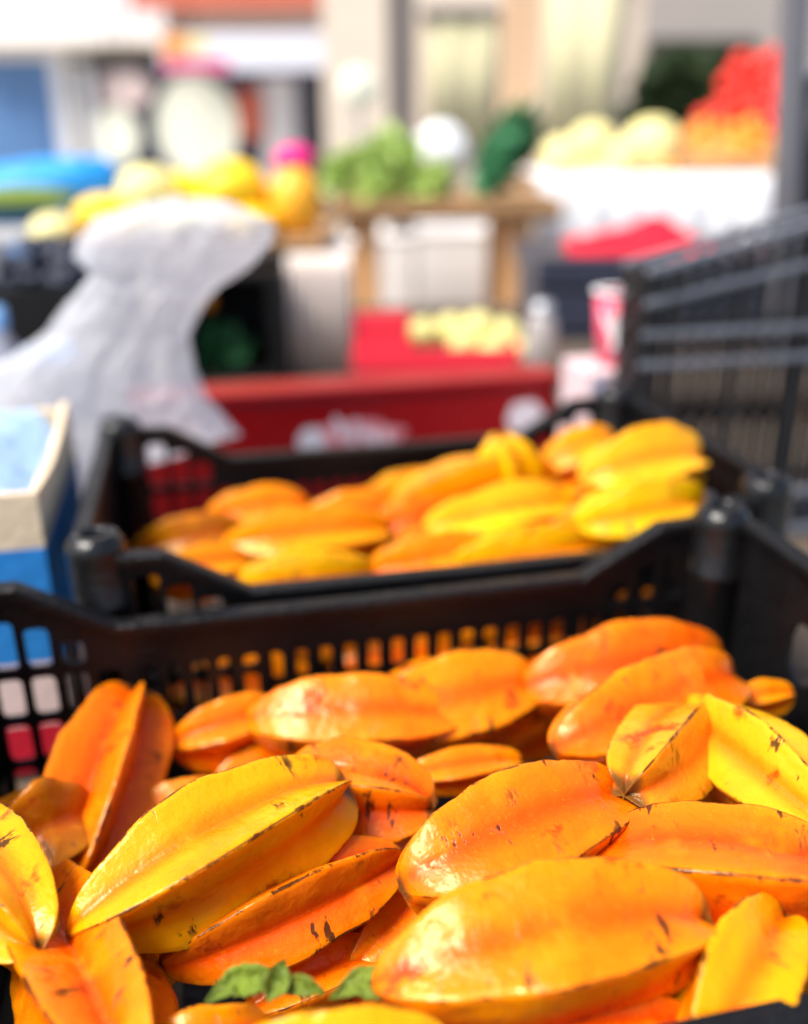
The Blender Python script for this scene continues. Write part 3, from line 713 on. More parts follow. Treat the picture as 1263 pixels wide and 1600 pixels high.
# ---- small pale carton, cup and jar behind the rear crate's corner
sb = thing('small_carton', 'small pale pink carton under the pink cup', 'carton', ab(0, 1.04, BASE), YAW)
def sbp(px, py, d=1.04): return on_plane(px, py, ab(0, d, 0), B)
pa, pb = sbp(922, 583), sbp(1004, 577)
m = MB(); m.box((pa.dot(A), 0, .001), (pb.dot(A), .09, pa.z-BASE), .003); m.build('body', mat('pale_pink_board', (.66, .50, .52), .7, .3, .1, 40, .15, 12), sb)
m = MB(); m.box((pa.dot(A)+.008, -.0012, .05), (pa.dot(A)+.024, -.0002, pa.z-BASE-.012)); m.build('label', M['lightblue'], sb)
m = MB(); m.box((pa.dot(A)+.03, -.0012, .05), (pa.dot(A)+.04, -.0002, pa.z-BASE-.02)); m.build('label', M['redcloth'], sb)
cc = sbp(962, 585, 1.085); k = (cc-EYE).dot(FW)/FPX; cupz = pa.z
hcup = sbp(964, 452, 1.09).z - cupz
cu = thing('paper_cup', 'pink and white paper cup standing beside the lattice crate', 'cup', (cc.x, cc.y, cupz+.0005))
m = MB(); r0, r1 = 31*k, 39*k
m.lathe([(.001, .002), (r0, 0), (r0+(r1-r0)*.5, hcup*.5), (r1, hcup*.96), (r1-.002, hcup*.96), (r0-.002, .004), (.001, .004)], 28, (0, 0, 0), True, False); m.build('wall', M['cup'], cu)
m = MB(); m.lathe([(r1-.002, hcup*.955), (r1+.003, hcup*.965), (r1+.003, hcup*.995), (r1-.002, hcup), (r1-.004, hcup*.98)], 28, (0, 0, 0), True, False); m.build('rim', M['white'], cu)
for i in range(5):
    t0 = -2.2 + i*.42; m = MB(); vs_ = []
    for j in range(9):
        f = j/8; z = hcup*(.15+.65*f); rr = r0+(r1-r0)*f + .0025; w = .16*math.sin(math.pi*f)
        for e in (-1, 1): t = t0 + e*w + .25*math.sin(f*5+i); vs_.append((rr*math.cos(t), rr*math.sin(t), z))
    m.add(vs_, [(j*2, j*2+1, j*2+3, j*2+2) for j in range(8)], True); m.build('pattern', M['white'], cu)

# ---- plastic bag bulging behind the carton
def drape(rows, Y, ratio, n=120, steps=14, seed=3, base=None):
    m = MB(); vs_ = []; pts = [(at(xl, y, Y), at(xr, y, Y)) for y, xl, xr in rows]
    if base is not None: p, q = pts[-1]; pts.append((Vector((p.x, p.y, base)), Vector((q.x, q.y, base))))
    seq = []
    for i in range(len(pts)-1):
        for k in range(steps):
            f = k/steps; f = f*f*(3-2*f)*.5 + f*.5
            seq.append((pts[i][0].lerp(pts[i+1][0], f), pts[i][1].lerp(pts[i+1][1], f)))
    seq.append(pts[-1])
    for i, (p, q) in enumerate(seq):
        c = (p+q)/2; w = (q-p).length/2; v = i/len(seq)
        for k in range(n):
            t = 2*math.pi*k/n; ct_, st_ = math.cos(t), math.sin(t)
            fold = noise.noise((ct_*3.2+seed, st_*3.2, v*2.5)) + .6*abs(noise.noise((ct_*7+v*3, st_*7+seed, v*4))) + .25*noise.noise((ct_*15, st_*15+v*6, v*9))
            r = w*(1 + .16*fold)
            vs_.append(c + Vector((r*ct_, r*ratio*st_, .012*noise.noise((ct_*4, st_*4, v*7+seed)))))
    m.add(vs_, [(i*n+k, i*n+(k+1) % n, (i+1)*n+(k+1) % n, (i+1)*n+k) for i in range(len(seq)-1) for k in range(n)], True)
    m.add(vs_[:n][::-1], [tuple(range(n))])
    return m
def film_mat():
    m = mat('thin_plastic_film', (.84, .90, 1.0), .12, .5, 1.0, 60, .2, 9); t = m.node_tree; L = t.links; b_ = t.nodes['Principled BSDF']; o = t.nodes['Material Output']
    tl = t.nodes.new('ShaderNodeBsdfTranslucent'); tl.inputs[0].default_value = (.90, .93, 1.0, 1)
    tp = t.nodes.new('ShaderNodeBsdfTransparent'); x1 = t.nodes.new('ShaderNodeMixShader'); x2 = t.nodes.new('ShaderNodeMixShader')
    x1.inputs[0].default_value = .5; x2.inputs[0].default_value = .5
    L.new(b_.outputs[0], x1.inputs[1]); L.new(tl.outputs[0], x1.inputs[2]); L.new(x1.outputs[0], x2.inputs[1]); L.new(tp.outputs[0], x2.inputs[2]); L.new(x2.outputs[0], o.inputs[0])
    return m
M['film'] = film_mat()
bagm = drape([(316,285,300),(328,215,365),(346,150,418),(372,122,422),(402,120,392),(432,150,350),(470,118,312),(520,80,286),(575,0,292),(630,-50,318),(685,-40,358),(712,-40,250),(740,-40,190)], 1.02, .36, base=BASE+.002)
tag(bagm.build('plastic_bag', M['film']), 'crumpled translucent white plastic bag slumped behind the printed carton', 'bag')

# ---- second stand further back
ST2 = at(600, 606, 1.62).z
s2 = thing('back_stand', 'low dark stand behind the red box', 'stand', (0, 1.55, 0))
for i in range(6):
    m = MB(); m.box((-1.15, .02+i*.15, ST2-.025), (.75, .165+i*.15, ST2), .003); m.build('plank', M['darkwood'], s2)
for sx in (-1.1, .7):
    for sy in (.06, .86):
        m = MB(); m.box((sx-.025, sy-.025, 0), (sx+.025, sy+.025, ST2-.026)); m.build('leg', M['wood'], s2)
# shelf crate with greens
gx = thing('black_crate', 'black box on its side holding green herbs', 'crate', (0, 1.68, 0))
def wl(px, py, Y): return at(px, py, Y)
g0, g1 = at(288, 592, 1.68), at(442, 425, 1.68)
for (a, b_) in (((g0.x, 0, ST2+.001), (g0.x+.012, .28, g1.z)), ((g1.x-.03, 0, ST2+.001), (g1.x, .28, g1.z)), ((g0.x+.0122, 0, g1.z-.014), (g1.x-.0302, .28, g1.z)), ((g0.x+.0122, .262, ST2+.001), (g1.x-.0302, .28, g1.z-.0142)), ((g0.x+.0122, 0, ST2+.001), (g1.x-.0302, .26, ST2+.012))):
    m = MB(); m.box(a, b_, .002); m.build('wall', M['black'], gx)
leafy('herb_bunch', 345, 545, 48, 1.74, 150, M['leafdark'], 'bunch of green herbs lying inside the black box', 'herbs', sz=.5, squash=.7)
ball(322, 470, 15, 15, 1.73, M['orange'], 'orange_fruit', 'single orange in the dim upper corner of the black box', 'orange')
# board on crates carrying melons
bo = thing('display_board', 'plank shelf carrying the yellow melons above the black box', 'shelf', (0, 1.78, 0))
z_b = at(300, 372, 1.78).z
bx0, bx1 = at(40, 372, 1.78).x, at(508, 372, 1.78).x
m = MB(); m.box((bx0, 0, z_b-.02), (bx1, .36, z_b), .003); m.build('board', M['wood'], bo)
for x in (bx0+.02, (bx0+bx1)/2+.16, bx1-.02):
    m = MB(); m.box((x-.015, .295, ST2+.001), (x+.015, .335, z_b-.021)); m.build('leg', M['wood'], bo)
MEL = [(362,296,58,46,1.86,'yellow','big bright yellow melon at the centre of the shelf'),(232,300,48,40,1.84,'paleyellow','pale yellow melon behind the white plastic bag'),
       (165,336,48,32,1.83,'yellow','small yellow melon left of the pale one'),(86,362,38,28,1.83,'paleyellow','cream melon at the left end of the shelf'),(285,310,40,42,1.92,'yellow','yellow melon between the pale and the big bright one'),
       (462,318,42,56,1.85,'orange','orange-yellow melon at the right end of the shelf'),(300,345,48,32,1.80,'paleyellow','cream melon low in front of the bright yellow one'),
       (425,335,36,42,1.93,'orange','orange-yellow melon half hidden behind the one at the shelf end'),(395,350,40,28,1.81,'yellow','yellow melon low beside the orange-yellow one'),(215,352,40,26,1.80,'yellow','yellow melon low behind the plastic bag')]
M['mango'] = mat('mango_skin', (.95, .42, .02), .45, .4, .2, 60, .12, 12)
for k, (x, y, rx, ry, Y, mt, lb) in enumerate(MEL): ball(x, y, rx, ry, Y, M['mango' if mt == 'orange' else mt], 'melon', lb, 'melon', 'melons on the shelf', .06, k)
ball(461, 250, 33, 24, 1.88, M['magenta'], 'dragon_fruit', 'round magenta fruit on top of the orange-yellow melon', 'fruit', None, .1, 3)
# dark grapes crate and blue things at the left
dk = thing('grape_crate', 'black crate heaped with dark bunches at the left', 'crate', (0, 1.42, 0))
d0, d1 = at(-40, 525, 1.42), at(150, 450, 1.42)
m = MB()
for (a, b_) in (((d0.x, 0, BASE+.001), (d1.x, .008, d1.z)), ((d0.x, .24, BASE+.001), (d1.x, .248, d1.z)), ((d0.x, .0082, BASE+.001), (d0.x+.008, .2398, d1.z)), ((d1.x-.008, .0082, BASE+.001), (d1.x, .2398, d1.z))):
    m = MB(); m.box(a, b_, .001); m.build('wall', M['black'], dk)
rnd = random.Random(5)
for b_i, (bx, by, lb) in enumerate([(40,440,'dark grape bunch at the left edge'), (85,410,'dark grape bunch on top of the black crate heap'), (130,430,'dark grape bunch beside the white plastic bag')]):
    m = MB(); c0 = at(bx, by, 1.54); pr = []
    for k in range(60):
        p = Vector((rnd.uniform(-1,1)*.036, rnd.uniform(-1,1)*.030, rnd.uniform(-1,1)*.034)); r = rnd.uniform(.010, .014)
        m.lathe([(max(1e-4, r*math.sin(math.pi*i/6)), -r*math.cos(math.pi*i/6)) for i in range(7)], 8, p, True, False)
    tag(m.build('grape_bunch', M['grape'], None, c0), lb, 'grapes', 'grape bunches in the black crate')
for k, (x, y, r, lb) in enumerate([(52,562,24,'light blue ball left of its twin in front of the grape crate'), (100,556,27,'light blue ball nearer the plastic bag')]):
    ball(x, y, r, r*.9, 1.28, M['lightblue'], 'blue_ball', lb, 'ball', 'light blue balls', .06, k, False)
pl = thing('ball_box', 'dark carton carrying the two light blue balls', 'box', (0, 1.24, 0))
e0, e1 = at(-30, 584, 1.24), at(160, 584, 1.24)
m = MB(); m.box((e0.x, 0, BASE+.001), (e1.x, .12, e0.z-.004), .003); m.build('body', M['grape'], pl); m = MB(); m.box((e0.x-.003, -.003, e0.z-.0038), (e1.x+.003, .123, e0.z-.0005), .001); m.build('lid', M['black'], pl)
bt = at(2, 560, 1.2); bz = BASE + .001
m = MB(); hb = at(2, 480, 1.2).z - bz; m.lathe([(.001, 0), (.034, .002), (.035, hb*.6), (.03, hb*.75), (.013, hb*.88), (.013, hb*.97), (.001, hb)], 20, (0, 0, 0), True, False)
bto = thing('plastic_bottle', 'pale clear bottle cut off by the left edge above the carton', 'bottle', (bt.x, bt.y, bz)); m.build('body', M['bag'], bto)
m = MB(); m.lathe([(.0145, hb*.9), (.0145, hb*1.0), (.001, hb*1.002)], 16, (0, 0, 0), True, False); m.build('cap', M['lightblue'], bto)
# blue tarpaulin bundle
tb = blob([(246,60,160),(262,-40,178),(285,-90,182),(320,-110,150),(352,-120,110)], 2.15, .5, .16, 7, 48, 8, 2)
tag(tb.build('blue_tarpaulin', M['bluetarp']), 'bright blue tarpaulin bundle at the left edge', 'tarpaulin')
M['olivecloth'] = mat('olive_strap', (.18, .26, .05), .7, .3, .2, 30, .2, 8)
st_ = blob([(292,-80,60),(302,-110,112),(316,-120,118),(328,-110,70)], 2.02, .25, .1, 8, 32, 6, 5)
tag(st_.build('olive_strap', M['olivecloth']), 'olive green folded strap across the blue tarpaulin', 'strap')
tt = thing('tarpaulin_table', 'plain table under the blue tarpaulin bundle', 'table', (0, 2.0, 0))
f0, f1 = at(-200, 356, 2.0), at(200, 356, 2.0)
m = MB(); m.box((f0.x, 0, f0.z-.03), (f1.x, .5, f0.z), .004); m.build('tabletop', M['white'], tt)
for x in (f0.x+.05, f1.x-.05):
    for y in (.05, .45): m = MB(); m.box((x-.02, y-.02, 0), (x+.02, y+.02, f0.z-.031)); m.build('leg', M['steel'], tt)

# ---- bright red crate with pale fruit
rd = thing('red_crate', 'bright red crate with one high end holding pale green fruit', 'crate', (0, 1.72, 0))
h0, h1, h2 = at(552, 596, 1.72), at(760, 545, 1.72), at(640, 492, 1.72)
m = MB(); m.box((h0.x, 0, ST2+.001), (h1.x+.06, .01, h1.z), .002); m.build('front_wall', M['redpale'], rd)
m = MB(); m.box((h0.x, .0102, ST2+.001), (h2.x, .03, h2.z), .003); m.build('end_panel', M['redpale'], rd)
m = MB(); m.box((h0.x, .25, ST2+.001), (h1.x+.06, .26, h1.z), .002); m.build('back_wall', M['redpale'], rd)
for x in (h0.x, h1.x+.05):
    m = MB(); m.box((x, .0302, ST2+.001), (x+.01, .2498, h1.z), .002); m.build('side_wall', M['redpale'], rd)
M['palefruit'] = mat('pale_green_fruit_skin', (.72, .66, .24), .5, .4, .1, 60, .15, 12)
for k, (x, y, r, Y, lb) in enumerate([(662,520,24,1.83,'pale green fruit next to the high red end panel'),(705,516,26,1.85,'pale green fruit second from the high red end panel'),(748,512,26,1.84,'pale green fruit at the top of the red crate heap'),(790,522,25,1.85,'pale green fruit beside the table leg in the red crate'),
        (725,540,24,1.80,'pale green fruit low at the centre of the red crate'),(770,548,25,1.79,'pale green fruit low in the red crate by its corner'),(812,552,24,1.80,'pale green fruit at the far end of the red crate')]):
    ball(x, y, r, r*.95, Y, M['palefruit'], 'pale_fruit', lb, 'fruit', 'pale fruit in the red crate', .06, k)
# glass jar
jr = at(853, 585, 1.55); jh = at(853, 482, 1.55).z - ST2 - .001; jk = (jr-EYE).dot(FW)/FPX
j = thing('glass_jar', 'pale glass jar between the red crate and the dark crates', 'jar', (jr.x, 1.62, ST2+.001))
M['jarglass'] = mat('milky_glass', (.55, .50, .48), .15, .5, 0, 10, .1, 5, trans=.4)
m = MB(); m.lathe([(.001, 0), (26*jk, .002), (28*jk, jh*.5), (24*jk, jh*.78), (15*jk, jh*.86)], 22, (0, 0, 0), True, False); m.build('body', M['jarglass'], j)
m = MB(); m.lathe([(17*jk, jh*.85), (17*jk, jh*.99), (.001, jh)], 22, (0, 0, 0), True, False); m.build('lid', M['steel'], j)
# dark crates with red cloth
dc = thing('stacked_crate', 'dark grey crate stack below the red bag', 'crate', (0, 2.0, 0))
for k, (ya, yb) in enumerate(((398, 452), (454, 520), (522, 600))):
    m = MB(); pbox(m, 838, 1130, ya, yb, 0, 0) if False else None
    a, b_ = at(838, yb, 2.0), at(1420, ya, 2.0); m.box((a.x + .004*k, 0, a.z + .001), (b_.x - .004*k, .4, b_.z), .004); m.build('tray', M['grape'], dc)
a = at(838, 600, 2.0); m = MB(); m.box((a.x+.02, .02, 0), (at(1420, 600, 2.0).x-.02, .38, a.z+.0005)); m.build('pedestal', M['black'], dc)
rbg = blob([(336,1015,1035),(352,985,1060),(372,892,1085),(395,882,1120),(412,900,1130),(422,930,1130)], 2.12, .5, .18, 9, 48, 8, 9)
tag(rbg.build('red_bag', M['redcloth']), 'crumpled bright red bag on the dark crate stack', 'bag')

# ---- draped stand, wooden table and its goods
dr = thing('draped_stand', 'stand draped in pale beige cloth between the black box and red crate', 'stand', (0, 1.74, 0))
a, b_ = at(447, 402, 1.74), at(546, 402, 1.74)
m = MB(); m.box((a.x+.01, .01, ST2+.001), (b_.x-.01, .33, a.z-.004)); m.build('frame', M['wood'], dr)
m = MB(); n = 60; vs_ = []
for i in range(n+1):
    f = i/n; x = a.x + (b_.x-a.x)*f; y = -.012 - .010*math.sin(f*38)
    for z in (a.z, a.z-.006, ST2+.002): vs_.append((x, y + (.015 if z == a.z else 0), z))
m.add(vs_, [(i*3+k, i*3+k+1, i*3+k+4, i*3+k+3) for i in range(n) for k in range(2)], True)
o = m.build('cloth', M['beigecloth'], dr); so = o.modifiers.new('t', 'SOLIDIFY'); so.thickness = .002
m = MB(); m.box((a.x, .006, a.z-.003), (b_.x, .34, a.z+.001)); m.build('cloth_top', M['beigecloth'], dr)
wt = thing('wooden_table', 'rustic wooden table carrying lettuces and a scale', 'table', (0, 2.55, 0))
a, b_ = at(512, 348, 2.55), at(884, 314, 2.55)
for i in range(4):
    m = MB(); m.box((a.x, i*.15, b_.z-.03), (b_.x, i*.15+.146, b_.z), .003); m.build('plank', M['wood'], wt)
m = MB(); m.box((a.x+.01, .012, a.z), (b_.x-.01, .035, b_.z-.0305), .002); m.build('apron', M['wood'], wt)
for px in (790, 540):
    x = at(px, 400, 2.55).x
    for y in (.045, .52): m = MB(); m.box((x, y, 0), (x+.075, y+.06, b_.z-.0305), .004); m.build('leg', M['wood_orange'], wt)
TZ = b_.z
for k, (x0, x1, ya) in enumerate(((540, 648, 368), (652, 800, 360))):
    a, b2 = at(x0, 500, 3.3), at(x1, ya, 3.3)
    t = thing('foam_box', ['white foam box stack behind the table, the narrower one', 'white foam box stack behind the table beside the orange leg'][k], 'box', (0, 3.3, 0), 0, 'foam boxes behind the table')
    hh = b2.z/3
    for q in range(3):
        m = MB(); m.box((a.x, 0, q*hh+.001), (b2.x, .35, q*hh+hh-.02), .006); m.build('box', M['white'], t); m = MB(); m.box((a.x-.004, -.004, q*hh+hh-.0198), (b2.x+.004, .354, q*hh+hh), .004); m.build('lid', M['white'], t)
for k, (x, y, r, lb) in enumerate([(540,272,40,'pale green lettuce at the left end of the wooden table'),(610,252,48,'largest pale green lettuce on the wooden table'),(668,288,38,'small lettuce in front of the white bag'),(590,295,34,'small lettuce low between the two bigger ones')]):
    leafy('lettuce', x, y, r, 2.72 - .03*k, 110, M['leaf'], lb, 'lettuce', 'lettuces on the wooden table', .7, .8, None, k)
wb = blob([(190,680,700),(205,660,722),(235,648,732),(270,655,728),(300,665,720)], 2.85, .7, .12, 12, 36, 6, 6, TZ+.001)
tag(wb.build('white_sack', M['cloth']), 'small knotted white sack between the lettuces and the dark greens', 'sack')
o = leafy('chard_bunch', 790, 236, 62, 2.72, 150, M['leafdark'], 'dark green leaf bunch leaning on the table behind the lettuces', 'greens', sz=.6, squash=1.0)
o.scale = (.62, .7, 1.18); o.rotation_euler = (0, R(32), 0)
M['chard'] = mat('mid_green_leaf', (.06, .26, .11), .5, .4, .3, 60, .3, 14)
o = leafy('chard_bunch', 776, 250, 48, 2.60, 90, M['chard'], 'mid green leaves in front of the dark bunch', 'greens', sz=.6, squash=1.0)
o.scale = (.5, .7, 1.2); o.rotation_euler = (0, R(34), 0)
c = at(561, 138, 2.95); k = (c-EYE).dot(FW)/FPX
ws = thing('weighing_scale', 'market scale with round white dial on a thin stem', 'scale', (c.x, c.y, TZ))
m = MB(); vs_ = []
m.lathe([(.001, -.012), (27*k, -.012), (30*k, -.006), (30*k, .006), (27*k, .012), (.001, .012)], 32, (0, 0, 0), True, False)
o = m.build('dial', M['lamp'], ws, (0, 0, c.z-TZ)); o.rotation_euler.x = R(90)
m = MB(); m.box((-.002, -.015, -.002), (.002, -.0125, 22*k)); m.build('needle', M['black'], o); bpy.data.objects[-1] if False else None
m = MB(); m.tube([(0, 0, .018), (0, 0, c.z-TZ-29*k)], .007); m.build('stem', M['steel'], ws)
m = MB(); m.box((-.07, -.06, .001), (.07, .06, .018), .004); m.build('base', M['steel'], ws)

# ---- white-clothed table on the right with produce
wc = thing('clothed_table', 'long table under a white cloth heaped with produce', 'table', (0, 3.0, 0))
a, b_ = at(842, 276, 3.0), at(1330, 276, 3.0); WZ = a.z
m = MB(); m.box((a.x+.02, .02, WZ-.03), (b_.x-.02, .95, WZ-.003)); m.build('tabletop', M['wood'], wc)
for x in (a.x+.06, b_.x-.06):
    for y in (.06, .9): m = MB(); m.box((x-.025, y-.025, 0), (x+.025, y+.025, WZ-.031)); m.build('leg', M['wood'], wc)
m = MB(); vs_ = []; n = 90
for i in range(n+1):
    f = i/n; x = a.x + (b_.x-a.x)*f; w = .012*math.sin(f*60) + .006*math.sin(f*23+1)
    for y, z in ((.97, WZ), (.02, WZ), (.005, WZ-.003), (-.004, WZ-.015), (-.012+w*.4, WZ-.12), (-.014+w, .06)): vs_.append((x, y, z))
m.add(vs_, [(i*6+k, i*6+k+1, i*6+k+7, i*6+k+6) for i in range(n) for k in range(5)], True)
o = m.build('tablecloth', M['cloth'], wc); so = o.modifiers.new('t', 'SOLIDIFY'); so.thickness = .002
for k, (x, y, rx, ry, Y, lb) in enumerate([(880,245,34,30,3.14,'cream melon at the left end of the white table'),(925,228,36,36,3.3,'cream melon second along the white table'),(972,248,26,28,3.12,'small greenish melon between the bigger cream ones'),(1018,230,46,44,3.2,'largest cream melon on the white table')]):
    ball(x, y, rx, ry, Y, M['paleyellow'], 'cream_melon', lb, 'melon', 'melons on the white table', .05, k)
tr = thing('slanted_tray', 'slanted wooden tray holding oranges and red peppers', 'tray', (0, 3.1, 0))
ta, tb_ = at(1050, 272, 3.1), at(1300, 272, 3.1); top_ = at(1190, 130, 3.62)
m = MB(); slab = [(ta.x, 0, WZ+.003), (tb_.x, 0, WZ+.003), (tb_.x, .5, WZ+.003), (ta.x, .5, WZ+.003), (ta.x, .01, WZ+.03), (tb_.x, .01, WZ+.03), (tb_.x, .5, top_.z-.05), (ta.x+.28, .5, top_.z-.05)]
m.add(slab, [(0,3,2,1),(4,5,6,7),(0,1,5,4),(1,2,6,5),(2,3,7,6),(3,0,4,7)]); m.build('bed', M['wood'], tr)
m = MB(); m.box((ta.x, -.015, WZ+.003), (tb_.x, -.001, WZ+.045), .002); m.build('lip', M['wood'], tr)
rnd = random.Random(3); ko = kt = 0
for row in range(9):
    f = row/8; yv = 262 - f*165; xl = 1055 + max(0, (258-yv))*.62; Yv = 3.14 + .46*f
    x = xl + (row % 2)*11
    while x < 1250:
        red = yv < 205 - (1240-x)*.12
        if yv + rnd.uniform(-6, 6) > 90:
            if red: ball(x+rnd.uniform(-7,7), yv+rnd.uniform(-9,9), rnd.uniform(11,18), rnd.uniform(11,17), Yv+rnd.uniform(-.03,.03), M['tomato'], 'red_tomato', 'red tomato heaped in the upper half of the slanted tray', 'tomato', 'tomatoes on the slanted tray', .05, kt); kt += 1
            else: ball(x+rnd.uniform(-6,6), yv+rnd.uniform(-6,6), rnd.uniform(11,17), rnd.uniform(11,16), Yv+rnd.uniform(-.03,.03), M['orange'], 'orange_fruit', 'orange heaped in the lower half of the slanted tray', 'orange', 'oranges on the slanted tray', .04, ko); ko += 1
        x += 26
sh = thing('potted_shrub', 'dark leafy shrub standing behind the melons', 'shrub', at(1070, 300, 3.85))
sh.location.z = 0
leafy('foliage', 1065, 150, 78, 3.9, 420, M['foliage'], None, None, None, .38, .95, sh, 2)
leafy('foliage', 1140, 130, 55, 3.95, 240, M['foliage'], None, None, None, .4, .95, sh, 4)
leafy('foliage', 1010, 185, 45, 3.9, 200, M['foliage'], None, None, None, .4, .95, sh, 6)
m = MB(); hz_ = at(1070, 150, 3.9).z; m.tube([(0, 0, .25), (.03, .02, hz_*.6), (0, .05, hz_)], [.03, .022, .01]); m.build('stem', M['stem'], sh)
m = MB(); m.lathe([(.001, .002), (.13, .002), (.17, .28), (.18, .28), (.18, .30), (.155, .30), (.15, .25), (.001, .25)], 24, (0, 0, 0), True, False); m.build('pot', M['terracotta'], sh)

# ---- posts
gp = thing('steel_pole', 'leaning grey steel pole beside the lattice crate', 'pole', (at(1212, 345, 1.75).x, 1.75, 0))
p0, p1 = at(1226, 345, 1.75), at(1246, -60, 1.75); x0 = gp.location.x
kx = (p1.x-p0.x)/(p1.z-p0.z)
m = MB(); m.tube([(p0.x - x0 - kx*p0.z, 0, .012), (p1.x-x0 + kx*.6, 0, p1.z+.6)], .024, 20); m.build('tube', M['darksteel'], gp)
m = MB(); m.box((p0.x-x0-kx*p0.z-.08, -.08, .001), (p0.x-x0-kx*p0.z+.08, .08, .0118)); m.build('foot_plate', M['steel'], gp)
bk = thing('black_banner', 'black cloth hanging behind the steel pole at the right edge', 'banner', (at(1252, 200, 2.4).x, 2.4, 0))
a = at(1252, 350, 2.4); b_ = at(1252, 120, 2.4); m = MB(); vs_ = []
for i in range(31):
    f = i/30
    for z in (b_.z, (a.z+b_.z)/2, .3): vs_.append((f*.35, .012*math.sin(f*30), z))
m.add(vs_, [(i*3+k, i*3+k+1, i*3+k+4, i*3+k+3) for i in range(30) for k in range(2)], True); o = m.build('cloth', M['black'], bk); so = o.modifiers.new('t', 'SOLIDIFY'); so.thickness = .003
m = MB(); m.tube([(-.01, .01, b_.z+.012), (.37, .01, b_.z+.012)], .011); m.build('bar', M['steel'], bk)
m = MB(); m.tube([(.36, .03, .001), (.36, .03, b_.z+.02)], .011); m.build('upright', M['steel'], bk)
def post(x0, x1, Y, mt, label, w=None):
    a, b_ = at(x0, 100, Y), at(x1, 100, Y); t = thing('awning_post', label, 'post', ((a.x+b_.x)/2, Y, 0)); h = (b_.x-a.x)/2
    m = MB(); m.box((-h, -h, .0), (h, h, 3.2), .006); m.build('shaft', mt, t)
    m = MB(); m.box((-h-.02, -h-.02, .001), (h+.02, h+.02, .10), .006); m.build('foot', mt, t)
post(604, 650, 3.4, M['greypost'], 'dark grey-brown post rising behind the lettuces')
post(784, 838, 3.7, M['peach'], 'peach-coloured wooden post rising behind the dark greens')

# ---- market hall behind, right half
mh = thing('market_hall', 'pale building with olive blinds behind the wooden table', 'building', (0, 5.0, 0))
a, b_ = at(505, 100, 5.0), at(1500, 100, 5.0)
m = MB(); m.box((a.x, .02, 0), (b_.x, .4, 4.2)); m.build('wall', M['beige'], mh)
def blind(x0, x1, y0, y1, mt):
    p, q = at(x0, y1, 5.0), at(x1, y0, 5.0); m = MB(); n = int((q.x-p.x)/.02); vs_ = []
    for i in range(n+1):
        f = i/n
        for z in (p.z, q.z): vs_.append((p.x + (q.x-p.x)*f, -.02 + .008*math.sin(i*.9), z))
    m.add(vs_, [(i*2, i*2+1, i*2+3, i*2+2) for i in range(n)], True); o = m.build('blind', mt, mh); so = o.modifiers.new('t', 'SOLIDIFY'); so.thickness = .004
    m = MB(); m.tube([(p.x-.03, -.02, q.z+.02), (q.x+.03, -.02, q.z+.02)], .025); m.build('roller', M['greypost'], o)
M['oliveblind2'] = mat('sage_blind', (.50, .47, .30), .85, .2, .2, 20, .08, 5)
blind(668, 778, 28, 240, M['oliveblind2']); blind(846, 972, -60, 262, M['olive'])
M['greypanel'] = mat('grey_panel', (.40, .36, .33), .8, .2, .1, 12, .1, 2)
p, q = at(985, 290, 5.0), at(1420, -80, 5.0); m = MB(); m.box((p.x, -.03, p.z), (q.x, .0195, q.z), .004); m.build('door', M['greypanel'], mh)
p, q = at(985, 290, 5.0), at(1180, 60, 5.0); m = MB(); m.box((p.x+.02, -.05, p.z-1.0), (q.x, -.0305, q.z), .004); m.build('doorway_panel', mat('dark_doorway', (.06, .05, .04), .7, .3, 0, 10, .2, 3), mh)

# ---- shop front behind, left half
sf = thing('shop_building', 'cream shop front with blue door and dark display window', 'building', (0, 8.0, 0))
a, b_ = at(-400, 100, 8.0), at(520, 100, 8.0)
m = MB(); m.box((a.x, .05, 0), (b_.x, .5, 5.0)); m.build('wall', M['cream'], sf)
p, q = at(-60, 320, 8.0), at(78, 92, 8.0); dz0 = .02
d_ = MB(); d_.box((p.x, -.01, dz0), (q.x, .0495, q.z), .004); do = d_.build('door', M['glassblue'], sf)
for i in range(2):
    m = MB(); hh = (q.z-.3)/2; m.box((p.x+.08, -.025, .15+i*hh), (q.x-.08, -.0105, .15+i*hh+hh-.12), .004); m.build('panel', M['glassblue'], do)
m = MB(); m.box((q.x-.06, -.06, 1.0), (q.x-.03, -.0105, 1.12)); m.build('handle', M['steel'], do)
for (x0, x1, z0, z1) in ((p.x-.1, p.x-.001, .02, q.z+.1), (q.x+.001, q.x+.30, .02, q.z+.1), (p.x, q.x, q.z+.001, q.z+.1)):
    m = MB(); m.box((x0, -.03, z0), (x1, .0495, z1), .003); m.build('jamb', M['white'], sf)
p, q = at(142, 290, 8.0), at(492, 98, 8.0); wz0 = p.z-.5
w_ = MB(); w_.box((p.x, -.01, wz0), (q.x, .0495, q.z)); wo_ = w_.build('window', M['darkglass'], sf)
for (x0, x1, z0, z1) in ((p.x-.06, p.x, wz0-.05, q.z+.06), (q.x, q.x+.06, wz0-.05, q.z+.06), (p.x+.0005, q.x-.0005, q.z, q.z+.06), (p.x+.0005, q.x-.0005, wz0-.05, wz0)):
    m = MB(); m.box((x0, -.05, z0), (x1, .049, z1), .003); m.build('frame', M['greypost'], wo_)
x_, x2_ = at(412, 200, 8.0).x, at(466, 200, 8.0).x; m = MB(); m.box((x_, -.03, wz0+.02), (x2_, -.0105, q.z-.1), .003); m.build('curtain', M['white'], wo_)
x_, x2_ = at(374, 200, 8.0), at(414, 140, 8.0); m = MB(); m.box((x_.x, -.03, x_.z-.08), (x2_.x-.002, -.0105, x2_.z), .003); m.build('poster', M['terracotta'], wo_)
